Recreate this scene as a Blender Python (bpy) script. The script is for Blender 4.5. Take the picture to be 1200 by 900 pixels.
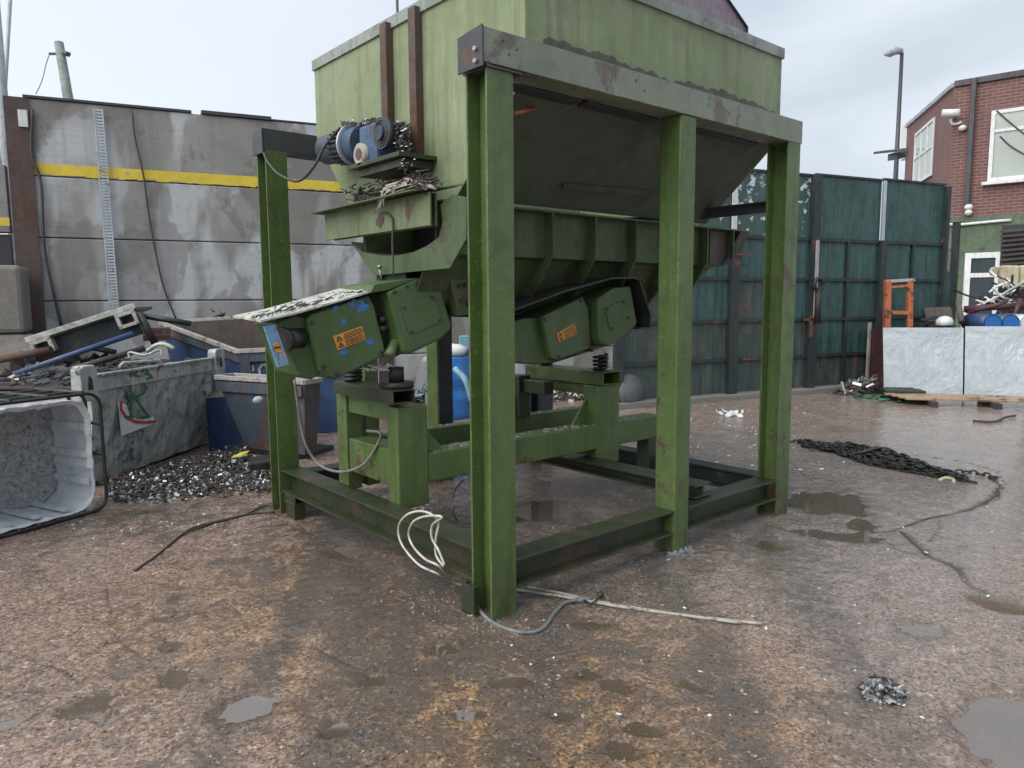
import bpy, bmesh, math, random
import numpy as np
from mathutils import Vector, Matrix
random.seed(7)
rng = np.random.default_rng(11)
scene = bpy.context.scene
for o in list(bpy.data.objects): bpy.data.objects.remove(o)

# ------------------------------------------------------------------ camera
FOC, YAW, PITCH, ROLL = 861.04, 0.8644, 0.1128, -0.0068
CAM = np.array([-2.0602, -2.5698, 1.5])
_f = np.array([math.cos(YAW)*math.cos(PITCH), math.sin(YAW)*math.cos(PITCH), -math.sin(PITCH)])
_r0 = np.array([math.sin(YAW), -math.cos(YAW), 0]); _u0 = np.cross(_r0, _f)
_r = _r0*math.cos(ROLL)+_u0*math.sin(ROLL); _u = np.cross(_r, _f)
cd = bpy.data.cameras.new('camera'); cam = bpy.data.objects.new('camera', cd)
scene.collection.objects.link(cam)
cd.sensor_width = 36; cd.lens = 36*FOC/1200; cd.clip_start = 0.05; cd.clip_end = 2000
M4 = Matrix(((_r[0], _u[0], -_f[0], CAM[0]), (_r[1], _u[1], -_f[1], CAM[1]), (_r[2], _u[2], -_f[2], CAM[2]), (0, 0, 0, 1)))
cam.matrix_world = M4
scene.camera = cam
scene.render.resolution_x = 1024; scene.render.resolution_y = 768

# measuring helpers: photo pixel (1200x900) -> point on a real plane of the place
def ray(px, py): return _f*FOC+_r*(px-600)-_u*(py-450)
def G(px, py, z=0.0):
    d = ray(px, py); return CAM+d*(z-CAM[2])/d[2]
def onX(px, py, x):
    d = ray(px, py); return CAM+d*(x-CAM[0])/d[0]
def onY(px, py, y):
    d = ray(px, py); return CAM+d*(y-CAM[1])/d[1]
def dep(px, py, d_): return CAM+ray(px, py)*d_/FOC

# ------------------------------------------------------------------ node helper
class NT:
    def __init__(s, tree): s.t = tree; s.n = tree.nodes; s.l = tree.links
    def add(s, typ, **kw):
        nd = s.n.new(typ)
        for k, v in kw.items():
            if hasattr(nd, k) and not k.startswith('i_'): setattr(nd, k, v)
        return nd
    def setin(s, nd, key, v):
        if isinstance(v, bpy.types.NodeSocket): s.l.new(v, nd.inputs[key])
        elif v is not None: nd.inputs[key].default_value = v
    def noise(s, vec, scale, detail=5, rough=.55, dist=0, col=False):
        nd = s.add('ShaderNodeTexNoise'); s.setin(nd, 'Vector', vec); s.setin(nd, 'Scale', scale)
        s.setin(nd, 'Detail', detail); s.setin(nd, 'Roughness', rough); s.setin(nd, 'Distortion', dist)
        return nd.outputs[1 if col else 0]
    def voro(s, vec, scale, feature='F1', out='Distance', rand=1.0):
        nd = s.add('ShaderNodeTexVoronoi'); nd.feature = feature
        s.setin(nd, 'Vector', vec); s.setin(nd, 'Scale', scale); s.setin(nd, 'Randomness', rand)
        return nd.outputs[out]
    def mapping(s, vec, scale=(1, 1, 1), rot=(0, 0, 0), loc=(0, 0, 0)):
        nd = s.add('ShaderNodeMapping'); s.setin(nd, 'Vector', vec); s.setin(nd, 'Scale', scale)
        s.setin(nd, 'Rotation', rot); s.setin(nd, 'Location', loc); return nd.outputs[0]
    def ramp(s, fac, stops):
        nd = s.add('ShaderNodeValToRGB'); s.setin(nd, 'Fac', fac)
        el = nd.color_ramp.elements
        while len(el) < len(stops): el.new(.5)
        for e, (p, c) in zip(el, stops):
            e.position = p
            e.color = (c, c, c, 1) if isinstance(c, (int, float)) else (*c, 1)
        return nd.outputs[0]
    def mix(s, fac, a, b, mode='MIX'):
        nd = s.add('ShaderNodeMix'); nd.data_type = 'RGBA'; nd.blend_type = mode; nd.clamp_factor = True
        def c(v): return (*v, 1) if isinstance(v, tuple) and len(v) == 3 else v
        s.setin(nd, 0, fac); s.setin(nd, 6, c(a)); s.setin(nd, 7, c(b)); return nd.outputs[2]
    def math(s, op, a, b=None, clamp=False):
        nd = s.add('ShaderNodeMath'); nd.operation = op; nd.use_clamp = clamp
        s.setin(nd, 0, a)
        if b is not None: s.setin(nd, 1, b)
        return nd.outputs[0]
    def bump(s, h, strength=.5, dist=.01, normal=None):
        nd = s.add('ShaderNodeBump'); s.setin(nd, 'Height', h); s.setin(nd, 'Strength', strength)
        s.setin(nd, 'Distance', dist); s.setin(nd, 'Normal', normal); return nd.outputs[0]
    def obj(s): return s.add('ShaderNodeTexCoord').outputs['Object']
    def pos(s): return s.add('ShaderNodeNewGeometry').outputs['Position']
    def sep(s, v):
        nd = s.add('ShaderNodeSeparateXYZ'); s.setin(nd, 0, v); return nd.outputs
    def attr(s, name):
        nd = s.add('ShaderNodeAttribute'); nd.attribute_name = name; return nd.outputs['Fac']

# ------------------------------------------------------------------ world + sun
SUN_EL, SUN_AZ = math.radians(46), math.radians(178)
w = bpy.data.worlds.new('World'); scene.world = w; w.use_nodes = True
n = NT(w.node_tree); w.node_tree.nodes.clear()
sky = n.add('ShaderNodeTexSky'); sky.sky_type = 'NISHITA'; sky.sun_disc = False
sky.sun_elevation = SUN_EL; sky.sun_rotation = math.radians(90)-SUN_AZ
sky.air_density = 1.5; sky.dust_density = 4
gen = n.add('ShaderNodeTexCoord').outputs['Generated']
cl = n.noise(n.mapping(gen, (1, 1, 2.6)), 2.1, 5, .5, .35)
cl2 = n.noise(n.mapping(gen, (1, 1, 2.2), loc=(3, 1, 0)), 1.1, 3, .5)
cloud = n.mix(n.ramp(cl, [(.36, 0.), (.62, 1.)]), (5.6, 6.3, 7.3), (8.0, 8.7, 9.6))
cloud = n.mix(n.ramp(cl2, [(.4, 0.), (.62, .8)]), cloud, (6.4, 7.1, 8.2))
dot = n.add('ShaderNodeVectorMath'); dot.operation = 'DOT_PRODUCT'
n.l.new(gen, dot.inputs[0]); dot.inputs[1].default_value = (-.25, .97, .1)
glow = n.ramp(dot.outputs['Value'], [(.35, 0.), (1., 1.)])
cloud = n.mix(glow, cloud, (8.8, 9.5, 10.3))
mixc = n.mix(.93, sky.outputs[0], cloud)
bg = n.add('ShaderNodeBackground'); n.setin(bg, 'Color', mixc); bg.inputs['Strength'].default_value = .068
n.l.new(bg.outputs[0], n.add('ShaderNodeOutputWorld').inputs[0])
sd = bpy.data.lights.new('sun', 'SUN'); sd.energy = 2.5; sd.angle = math.radians(70); sd.color = (1, .97, .92)
so = bpy.data.objects.new('sun', sd); scene.collection.objects.link(so)
sv = Vector((math.cos(SUN_EL)*math.cos(SUN_AZ), math.cos(SUN_EL)*math.sin(SUN_AZ), math.sin(SUN_EL)))
so.rotation_euler = (-sv).to_track_quat('-Z', 'Y').to_euler(); so.location = (0, -4, 12)
vs = scene.view_settings; vs.view_transform = 'Standard'; vs.look = 'None'; vs.exposure = 0.66; vs.gamma = 1
vs.use_curve_mapping = False
scene.render.engine = 'CYCLES'

# ------------------------------------------------------------------ materials
def new_mat(name):
    m = bpy.data.materials.new(name); m.use_nodes = True; m.node_tree.nodes.clear()
    n = NT(m.node_tree); b = n.add('ShaderNodeBsdfPrincipled')
    n.l.new(b.outputs[0], n.add('ShaderNodeOutputMaterial').inputs[0])
    return m, n, b

def paint(name, c1, c2, rust=.35, rustcol=(.07, .035, .022), rough=.45, grime=.5, grimecol=(.03, .032, .02),
          scale=1.0, streak=.5, bump=.25, metal=0, chip=None, chipcol=(.5, .5, .48), spec=.5):
    """weathered coat: two tones, rain streaks, grime, rust spots, chips"""
    m, n, b = new_mat(name); p = n.obj()
    big = n.noise(p, 1.6*scale, 5, .6, .4)
    col = n.mix(n.ramp(big, [(.35, 0.), (.65, 1.)]), c1, c2)
    st = n.noise(n.mapping(p, (9*scale, 9*scale, .7*scale)), 1.6, 4, .6)
    col = n.mix(n.math('MULTIPLY', n.ramp(st, [(.5, 0.), (.72, 1.)]), streak), col, tuple(.45*x for x in c1))
    st2 = n.noise(n.mapping(p, (14*scale, 14*scale, 1.1*scale), loc=(5, 3, 1)), 1.6, 4, .6)
    col = n.mix(n.math('MULTIPLY', n.ramp(st2, [(.56, 0.), (.78, 1.)]), streak*.5), col, tuple(min(1, 1.5*x+.05) for x in c2))
    gr = n.noise(p, 5*scale, 8, .7, .6)
    col = n.mix(n.math('MULTIPLY', n.ramp(gr, [(.48, 0.), (.68, 1.)]), grime), col, grimecol)
    sp = n.noise(p, 42*scale, 3, .6)
    col = n.mix(n.math('MULTIPLY', n.ramp(sp, [(.6, 0.), (.68, 1.)]), grime*.7), col, grimecol)
    rn = n.noise(p, 3.3*scale, 9, .72, .3)
    rm = n.ramp(rn, [(.62-.22*rust, 0.), (.66-.22*rust, 1.)]) if rust > 0 else 0.
    rc = n.mix(n.noise(p, 30*scale, 3), tuple(.55*x for x in rustcol), tuple(1.7*x for x in rustcol))
    col = n.mix(rm if rust > 0 else 0., col, rc)
    if name == 'green_paint':
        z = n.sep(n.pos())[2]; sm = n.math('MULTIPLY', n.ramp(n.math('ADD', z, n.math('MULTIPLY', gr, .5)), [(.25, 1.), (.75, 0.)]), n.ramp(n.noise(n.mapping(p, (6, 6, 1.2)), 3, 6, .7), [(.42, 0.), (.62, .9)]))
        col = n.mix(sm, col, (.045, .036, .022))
        edge = n.noise(p, 11, 8, .75, .5); col = n.mix(n.ramp(edge, [(.66, 0.), (.69, .8)]), col, (.10, .075, .05))
        col = n.mix(n.ramp(n.noise(n.mapping(p, loc=(8, 1, 2)), 55, 3, .5), [(.66, 0.), (.72, .5)]), col, (.25, .30, .16))
    if name in EDGEWEAR:
        bv = n.add('ShaderNodeBevel'); bv.samples = 4; bv.inputs['Radius'].default_value = .007
        dt = n.add('ShaderNodeVectorMath'); dt.operation = 'DOT_PRODUCT'; n.l.new(bv.outputs[0], dt.inputs[0]); n.l.new(n.add('ShaderNodeNewGeometry').outputs['True Normal'], dt.inputs[1])
        em_ = n.ramp(dt.outputs['Value'], [(.86, 1.), (.985, 0.)])
        em_ = n.math('MULTIPLY', em_, n.ramp(n.noise(p, 13, 6, .7), [(.44, 0.), (.56, .9)]))
        col = n.mix(em_, col, n.mix(n.ramp(n.noise(p, 6, 2), [(.45, 0.), (.55, 1.)]), EDGEWEAR[name], (.06, .04, .03)))
    if chip:
        ch = n.noise(p, 4.5*scale, 8, .72, .2)
        col = n.mix(n.ramp(ch, [(chip, 0.), (chip+.02, 1.)]), col, chipcol)
    n.setin(b, 'Base Color', col)
    rr = n.noise(p, 7*scale, 5, .6)
    n.setin(b, 'Roughness', n.ramp(rr, [(.3, max(.05, rough-.15)), (.7, min(1., rough+.2))]))
    n.setin(b, 'Metallic', metal); b.inputs['Specular IOR Level'].default_value = spec
    fine = n.noise(p, 90*scale, 4, .6)
    h = n.math('ADD', n.math('MULTIPLY', fine, .35), n.math('ADD', n.math('MULTIPLY', gr, .5), n.math('MULTIPLY', big, 1.2)))
    n.setin(b, 'Normal', n.bump(h, bump, .012))
    return m

MT = {}
EDGEWEAR = {'green_paint': (.20, .26, .13), 'beam_worn_hazed': (.34, .36, .30), 'green_paint_dirty': (.10, .10, .07), 'motor_paint': (.17, .2, .12), 'motor_paint_clean': (.15, .19, .11), 'hopper_paint_hazed': (.32, .36, .25), 'grey_bin': (.4, .42, .4)}
MT['green'] = paint('green_paint', (.062, .108, .026), (.085, .135, .040), rust=.10, rough=.40, grime=.42, streak=.4, bump=.5)
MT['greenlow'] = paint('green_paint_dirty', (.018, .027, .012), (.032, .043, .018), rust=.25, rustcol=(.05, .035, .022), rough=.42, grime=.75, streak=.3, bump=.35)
MT['hop'] = paint('hopper_paint_hazed', (.155, .20, .09), (.215, .255, .145), rust=.0, rough=.5, grime=.42, streak=.5, bump=.3, grimecol=(.1, .12, .09))  # same green as the posts, paled: light and flare haze put into the colour
MT['beamg'] = paint('green_faded', (.11, .145, .065), (.15, .18, .095), rust=.15, rough=.5, grime=.45, streak=.5)
MT['under'] = paint('hopper_underside_shade', (.052, .075, .052), (.068, .092, .062), rust=.12, rough=.6, grime=.5, streak=.3, bump=.2, rustcol=(.06, .06, .045))  # hopper's own paint darkened: shade below the slopes put into the colour
MT['trough'] = paint('trough_paint', (.052, .09, .033), (.068, .102, .042), rust=.34, rough=.5, grime=.5, streak=.5, rustcol=(.055, .045, .032))
MT['motorp'] = paint('motor_paint', (.048, .092, .026), (.065, .112, .036), rust=.1, rough=.42, grime=.4, streak=.25, chip=.66, chipcol=(.02, .12, .45))
MT['motorp2'] = paint('motor_paint_clean', (.048, .092, .026), (.065, .112, .036), rust=.05, rough=.42, grime=.4, streak=.2)
MT['beam'] = paint('beam_worn_hazed', (.15, .18, .125), (.20, .225, .17), rust=.22, rough=.42, grime=.5, streak=.1, rustcol=(.10, .09, .075), grimecol=(.09, .10, .09), chip=.68, chipcol=(.42, .42, .3))  # worn and chipped; base green also washed paler, haze put into the colour
MT['plate'] = paint('dark_plate', (.035, .037, .045), (.05, .052, .06), rust=.1, rough=.45, grime=.3)
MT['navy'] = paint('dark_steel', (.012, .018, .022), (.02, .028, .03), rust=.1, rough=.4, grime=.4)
MT['rust'] = paint('rusty_steel', (.062, .042, .038), (.095, .065, .056), rust=.5, rough=.7, grime=.5)
MT['bright'] = paint('pale_scuffed', (.55, .56, .52), (.35, .37, .30), rust=.1, rough=.5, grime=.55, grimecol=(.05, .05, .045), scale=4)
MT['galv'] = paint('galvanised', (.42, .47, .50), (.55, .60, .63), rust=.05, rough=.33, grime=.3, metal=.55, grimecol=(.25, .28, .3), streak=.3)
MT['blue'] = paint('blue_paint', (.022, .055, .15), (.035, .075, .18), rust=.12, rough=.45, grime=.6, streak=.4)
MT['blue2'] = paint('blue_rusty', (.045, .07, .11), (.085, .095, .11), rust=.5, rough=.6, grime=.6, streak=.4, rustcol=(.075, .05, .04))
MT['skipin'] = paint('skip_inside', (.05, .04, .037), (.075, .058, .052), rust=.3, rough=.8, grime=.5)
MT['rim'] = paint('rim_bare', (.42, .40, .39), (.30, .28, .27), rust=.15, rough=.4, grime=.4, scale=3)
MT['binp'] = paint('grey_bin', (.33, .35, .34), (.44, .46, .45), rust=.2, rough=.42, grime=.8, rustcol=(.07, .07, .065), streak=.5, scale=1.6, chip=.67, chipcol=(.55, .57, .56), grimecol=(.05, .055, .05))
MT['black'] = paint('black_steel', (.016, .017, .018), (.028, .029, .03), rust=.05, rough=.4, grime=.3)
MT['rubber'] = paint('black_rubber', (.012, .012, .013), (.02, .02, .02), rust=0, rough=.55, grime=.4)
MT['gmot'] = paint('motor_blue', (.03, .085, .17), (.045, .11, .21), rust=.45, rough=.55, grime=.9, rustcol=(.05, .05, .055), scale=3)
MT['gmotd'] = paint('motor_dirty', (.03, .04, .055), (.05, .065, .09), rust=.2, rough=.55, grime=.6, scale=3)
MT['cablew'] = paint('white_cable', (.55, .54, .50), (.45, .43, .38), rust=.1, rough=.5, grime=.4, scale=3)
MT['cablek'] = paint('dark_cable', (.03, .03, .03), (.05, .05, .05), rust=0, rough=.5)
MT['cableg'] = paint('grey_cable', (.13, .14, .14), (.18, .19, .18), rust=0, rough=.5)
MT['fence'] = paint('fence_teal', (.030, .078, .072), (.042, .098, .092), rust=.0, rough=.5, grime=.65, streak=.9, rustcol=(.10, .05, .035), grimecol=(.02, .035, .038))
MT['fencelow'] = paint('fence_teal_pale', (.032, .06, .055), (.06, .08, .072), rust=.25, rough=.55, grime=.5, streak=.9, rustcol=(.10, .06, .05))
MT['fencep'] = paint('fence_peeled', (.032, .082, .076), (.042, .10, .094), rust=.0, rough=.5, grime=.3, streak=.5, chip=.56, chipcol=(.55, .6, .62), scale=1.5)
MT['fencer'] = paint('fence_rail', (.016, .026, .028), (.024, .036, .038), rust=.12, rough=.5, grime=.5, rustcol=(.10, .04, .03))
MT['orange'] = paint('orange_rust', (.38, .10, .035), (.48, .15, .06), rust=.35, rough=.6, grime=.3, scale=3)
MT['redrust'] = paint('red_rust', (.13, .05, .04), (.17, .07, .05), rust=.3, rough=.7, grime=.4)
MT['white'] = paint('white_plastic', (.68, .70, .70), (.6, .62, .62), rust=0, rough=.35, grime=.35, grimecol=(.3, .3, .29))
MT['tub'] = paint('tub_plastic', (.52, .56, .60), (.62, .66, .70), rust=0, rough=.3, grime=.35, grimecol=(.2, .21, .21), streak=.2)
MT['tubin'] = paint('tub_bottom_dirt', (.32, .33, .335), (.42, .43, .435), rust=.1, rough=.4, grime=.8, rustcol=(.05, .05, .05), chip=.58, chipcol=(.48, .50, .52), scale=7)
MT['drum'] = paint('drum_blue', (.02, .13, .42), (.03, .17, .50), rust=0, rough=.3, grime=.25)
MT['drumk'] = paint('drum_dark', (.02, .05, .14), (.03, .07, .18), rust=0, rough=.35, grime=.5)
MT['wood'] = paint('wet_wood', (.30, .20, .12), (.36, .25, .16), rust=.3, rough=.6, grime=.4, streak=0, rustcol=(.09, .06, .04))
MT['board'] = paint('brown_board', (.10, .085, .075), (.13, .11, .095), rust=0, rough=.7)
MT['greenplast'] = paint('green_plastic', (.03, .16, .09), (.045, .2, .12), rust=0, rough=.4, grime=.5)
MT['maroon'] = paint('maroon_steel', (.07, .02, .03), (.09, .03, .04), rust=.3, rough=.5)
MT['pinkgrey'] = paint('pinkish_grey_panel', (.20, .155, .19), (.26, .21, .25), rust=.1, rough=.55, grime=.3, rustcol=(.12, .08, .09))
MT['yellow'] = paint('yellow_band', (.62, .47, .03), (.70, .55, .06), rust=.0, rough=.6, grime=.3, grimecol=(.3, .24, .1), streak=.2, chip=.62, chipcol=(.3, .29, .27), scale=2)
MT['sticker'] = paint('orange_sticker', (.60, .25, .04), (.66, .30, .06), rust=0, rough=.45, grime=.5, scale=6)
MT['ink'] = paint('black_print', (.02, .02, .02), (.03, .03, .03), rust=0, rough=.5)
MT['graf'] = paint('green_graffiti', (.01, .13, .05), (.02, .17, .07), rust=0, rough=.5, grime=.2)
MT['redp'] = paint('red_print', (.5, .05, .03), (.55, .08, .05), rust=0, rough=.5)
MT['chalk'] = paint('pale_paint_mark', (.33, .34, .36), (.42, .43, .45), rust=0, rough=.6)
MT['bluelab'] = paint('blue_label', (.12, .27, .48), (.18, .33, .54), rust=.3, rough=.5, grime=.6, scale=4, rustcol=(.25, .22, .2))
MT['pole'] = paint('weathered_pole', (.16, .19, .18), (.22, .25, .23), rust=0, rough=.7)
MT['polel'] = paint('pale_metal_pole', (.30, .33, .36), (.36, .39, .42), rust=0, rough=.5)
MT['twig'] = paint('pale_debris', (.42, .40, .34), (.3, .28, .24), rust=.3, rough=.7, scale=5)
MT['soot'] = paint('dark_debris', (.03, .025, .025), (.06, .05, .05), rust=.3, rough=.7, scale=5)
MT['cyan'] = paint('pale_blue_junk', (.12, .27, .36), (.2, .36, .45), rust=.1, rough=.5)
MT['cream'] = paint('cream_panel', (.42, .38, .25), (.5, .46, .32), rust=.1, rough=.5)
MT['steel'] = paint('bare_bolt', (.3, .3, .28), (.4, .4, .38), rust=.2, rough=.35, metal=.6, scale=8)

def mat_concrete():
    m, n, b = new_mat('concrete_panel'); p = n.obj()
    col = n.mix(n.ramp(n.noise(p, 1.2, 6, .6, .3), [(.35, 0.), (.65, 1.)]), (.21, .205, .192), (.29, .285, .272))
    st = n.noise(n.mapping(p, (.85, .85, .3)), 1.3, 4, .5, .5)
    col = n.mix(n.ramp(st, [(.50, 0.), (.56, .85)]), col, (.46, .475, .49))
    dp = n.noise(n.mapping(p, (.7, .7, .55), loc=(9, 3, 1)), 1.2, 7, .62, .4)
    col = n.mix(n.math('MULTIPLY', n.ramp(dp, [(.49, 0.), (.515, 1.)]), .5), col, (.135, .128, .118))
    col = n.mix(n.ramp(n.noise(n.mapping(p, loc=(2, 2, 5)), 3.2, 9, .75), [(.60, 0.), (.66, .5)]), col, (.10, .095, .085))
    st2 = n.noise(n.mapping(p, (3.4, 3.4, .25), loc=(4, 0, 0)), 1.5, 5, .6)
    col = n.mix(n.math('MULTIPLY', n.ramp(st2, [(.54, 0.), (.70, 1.)]), .35), col, (.15, .14, .125))
    hs = n.noise(n.mapping(p, (1, 1, 30)), 1.6, 4, .6)
    col = n.mix(n.math('MULTIPLY', n.ramp(hs, [(.5, 0.), (.75, 1.)]), .25), col, (.12, .11, .1))
    col = n.mix(n.ramp(n.noise(p, 14, 5, .7), [(.64, 0.), (.70, .6)]), col, (.08, .075, .07))
    n.setin(b, 'Base Color', col); n.setin(b, 'Roughness', .75)
    n.setin(b, 'Normal', n.bump(n.noise(p, 25, 8, .7), .35, .01)); return m
MT['conc'] = mat_concrete()

def mat_block():
    m, n, b = new_mat('concrete_block'); p = n.obj()
    col = n.mix(n.noise(p, 5, 8, .7), (.13, .12, .105), (.26, .245, .22))
    n.setin(b, 'Base Color', col); n.setin(b, 'Roughness', .85)
    n.setin(b, 'Normal', n.bump(n.noise(p, 18, 8, .7), .6, .02)); return m
MT['block'] = mat_block()

def mat_brick(axis):
    m, n, b = new_mat('red_brick'); p = n.obj()
    s = n.sep(p)
    cmb = n.add('ShaderNodeCombineXYZ'); n.l.new(s[0], cmb.inputs[0]); n.l.new(s[2], cmb.inputs[1])
    br = n.add('ShaderNodeTexBrick'); n.setin(br, 'Vector', cmb.outputs[0])
    br.inputs['Color1'].default_value = (.17, .062, .05, 1); br.inputs['Color2'].default_value = (.115, .045, .042, 1)
    br.inputs['Mortar'].default_value = (.19, .15, .14, 1); br.inputs['Scale'].default_value = 1
    br.inputs['Mortar Size'].default_value = .011; br.inputs['Brick Width'].default_value = .225
    br.inputs['Row Height'].default_value = .075; br.inputs['Bias'].default_value = -.1
    v = n.noise(p, 1.1, 5, .6)
    col = n.mix(n.math('MULTIPLY', n.ramp(v, [(.4, 0.), (.7, 1.)]), .5), br.outputs[0], (.10, .065, .065))
    n.setin(b, 'Base Color', col); n.setin(b, 'Roughness', .8)
    n.setin(b, 'Normal', n.bump(br.outputs[1], -.4, .01)); return m
MT['brick'] = mat_brick(0)
MT['bgreen'] = paint('green_render', (.075, .115, .07), (.095, .14, .085), rust=.1, rough=.7, grime=.5, streak=.6, rustcol=(.05, .06, .045))

def mat_glass():
    m, n, b = new_mat('window_glass'); p = n.obj()
    n.setin(b, 'Base Color', n.mix(n.noise(p, 1.5, 2), (.32, .36, .33), (.44, .48, .44)))
    n.setin(b, 'Roughness', .06); b.inputs['Specular IOR Level'].default_value = .8; return m
MT['glass'] = mat_glass()
def mat_dglass():
    m, n, b = new_mat('dark_glass'); p = n.obj()
    n.setin(b, 'Base Color', n.mix(n.noise(p, 3, 3), (.03, .04, .05), (.07, .09, .10)))
    n.setin(b, 'Roughness', .08); return m
MT['dglass'] = mat_dglass()

def mat_sheet():
    m, n, b = new_mat('galvanised_sheet'); p = n.obj()
    v = n.noise(p, 1.5, 9, .66, .7)
    col = n.mix(n.ramp(v, [(.38, 0.), (.5, .5), (.62, 1.)]), (.40, .45, .47), (.50, .555, .575))
    v2 = n.noise(p, 2.6, 5, .6, 1.2)
    col = n.mix(n.ramp(v2, [(.50, 0.), (.512, .28), (.53, .0)]), col, (.2, .22, .22))
    col = n.mix(n.ramp(n.noise(p, 3.1, 6, .75), [(.62, 0.), (.7, .7)]), col, (.22, .19, .17))
    n.setin(b, 'Base Color', col); n.setin(b, 'Roughness', n.ramp(v, [(.3, .25), (.7, .5)])); n.setin(b, 'Metallic', .35)
    n.setin(b, 'Normal', n.bump(n.math('ADD', v, n.math('MULTIPLY', v2, .5)), .6, .06)); return m
MT['sheet'] = mat_sheet()

def mat_ground():
    m, n, b = new_mat('wet_yard_concrete'); p = n.obj()
    mudz = n.attr('mudz'); far = n.attr('far'); trk = n.attr('track'); low = n.attr('low'); tan = n.attr('tan')
    mud = n.mix(n.ramp(n.noise(p, 3.0, 7, .65, .4), [(.35, 0.), (.65, 1.)]), (.19, .128, .09), (.34, .245, .185))
    mud = n.mix(n.ramp(n.noise(p, 70, 4, .7), [(.45, 0.), (.7, .8)]), mud, (.21, .165, .13))
    d1 = n.voro(p, 95)
    peb = n.voro(n.mapping(p, (1, 1, 1)), 80, out='Color'); ps = n.add('ShaderNodeSeparateColor'); n.l.new(peb, ps.inputs[0])
    orange = n.ramp(ps.outputs[0], [(0, (.17, .10, .055)), (.3, (.52, .28, .13)), (.6, (.72, .44, .23)), (.8, (.26, .17, .105)), (1, (.80, .60, .40))])
    pink = n.ramp(ps.outputs[0], [(0, (.24, .16, .12)), (.3, (.54, .36, .275)), (.6, (.68, .48, .38)), (.8, (.30, .21, .17)), (1, (.85, .72, .64))])
    stone = n.mix(tan, pink, orange)
    ex = n.math('ADD', n.noise(p, 5.5, 10, .78, .9), n.math('MULTIPLY', n.noise(n.mapping(p, loc=(4, 4, 0)), 38, 5, .7), .35))
    ex = n.math('SUBTRACT', ex, n.math('MULTIPLY', trk, .06))
    ex = n.math('ADD', ex, n.math('MULTIPLY', n.math('SUBTRACT', 1., tan), .09))
    ex = n.math('SUBTRACT', ex, n.math('MULTIPLY', mudz, .11))
    em = n.ramp(ex, [(.61, 0.), (.69, 1.)])
    mud = n.mix(n.math('MULTIPLY', mudz, .55), mud, (.115, .08, .056))
    col = n.mix(em, mud, stone)
    # grey cement film
    film = n.noise(n.mapping(p, (1, 1, 1), loc=(7, 2, 0)), 2.0, 8, .68, .8)
    col = n.mix(n.math('MULTIPLY', n.ramp(film, [(.50, 0.), (.60, 1.)]), .35), col, (.22, .19, .175))
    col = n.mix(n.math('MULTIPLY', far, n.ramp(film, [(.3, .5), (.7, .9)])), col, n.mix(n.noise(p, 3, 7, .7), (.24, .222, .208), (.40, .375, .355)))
    trn = n.noise(p, 22, 6, .7)
    col = n.mix(n.math('MULTIPLY', trk, n.ramp(trn, [(.3, .65), (.65, .3)])), col, n.mix(trn, (.10, .085, .075), (.22, .19, .17)))
    # pale flecks and dark specks
    fl = n.noise(p, 48, 3, .55, .6)
    col = n.mix(n.ramp(fl, [(.63, 0.), (.67, .75)]), col, (.52, .47, .42))
    sp = n.noise(n.mapping(p, loc=(3, 9, 1)), 60, 3, .6)
    col = n.mix(n.ramp(sp, [(.61, 0.), (.66, .8)]), col, (.035, .03, .027))
    crack = n.attr('crack')
    col = n.mix(n.math('MULTIPLY', crack, .95), col, (.035, .027, .02))
    col = n.mix(n.math('MULTIPLY', low, .45), col, (.12, .088, .062))
    n.setin(b, 'Base Color', col)
    rv = n.noise(p, 3.5, 8, .7, .5)
    rg = n.ramp(rv, [(.3, .10), (.5, .20), (.7, .38)])
    n.setin(b, 'Roughness', n.math('MULTIPLY', rg, n.math('SUBTRACT', 1., n.math('MULTIPLY', n.math('ADD', low, n.math('MULTIPLY', far, .5), clamp=True), .6))))
    b.inputs['Specular IOR Level'].default_value = .55
    flake = n.noise(n.mapping(p, (1, 1, 1), loc=(1, 5, 0)), 20, 8, .72, .5)
    fr = n.ramp(flake, [(.40, 0.), (.47, .5), (.55, .65), (.62, 1.)])
    h = n.math('ADD', n.math('ADD', n.math('MULTIPLY', fr, 1.0), n.math('MULTIPLY', em, .6)), n.math('ADD', n.math('MULTIPLY', d1, -.6), n.math('MULTIPLY', n.noise(p, 130, 4, .7), .6)))
    big_ = n.noise(n.mapping(p, loc=(2, 8, 0)), 11, 9, .7, .8)
    n1 = n.bump(n.ramp(big_, [(.36, 0.), (.46, .5), (.52, .58), (.60, 1.)]), .85, .022)
    n.setin(b, 'Normal', n.bump(h, n.math('SUBTRACT', 1., n.math('MULTIPLY', far, .3)), .014, n1))
    b.inputs['Coat Weight'].default_value = .55; n.setin(b, 'Coat Weight', n.ramp(rv, [(.35, 1.), (.65, .4)])); b.inputs['Coat Roughness'].default_value = .16; n.setin(b, 'Coat Normal', n.bump(big_, .35, .012))
    return m
MT['ground'] = mat_ground()

def mat_water():
    m, n, b = new_mat('muddy_water'); p = n.obj()
    n.setin(b, 'Base Color', n.mix(n.noise(p, 2.5, 4, .6), (.11, .082, .055), (.16, .125, .09)))
    n.setin(b, 'Roughness', .045); b.inputs['IOR'].default_value = 3.2
    n.setin(b, 'Normal', n.bump(n.noise(p, 8, 2), .02, .01))
    out = [x for x in n.n if x.type == 'OUTPUT_MATERIAL'][0]; ms_ = n.add('ShaderNodeMixShader'); ms_.inputs[0].default_value = .34
    n.l.new(b.outputs[0], ms_.inputs[1]); n.l.new(n.add('ShaderNodeBsdfTransparent').outputs[0], ms_.inputs[2]); n.l.new(ms_.outputs[0], out.inputs[0]); return m
MT['water'] = mat_water()

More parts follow.
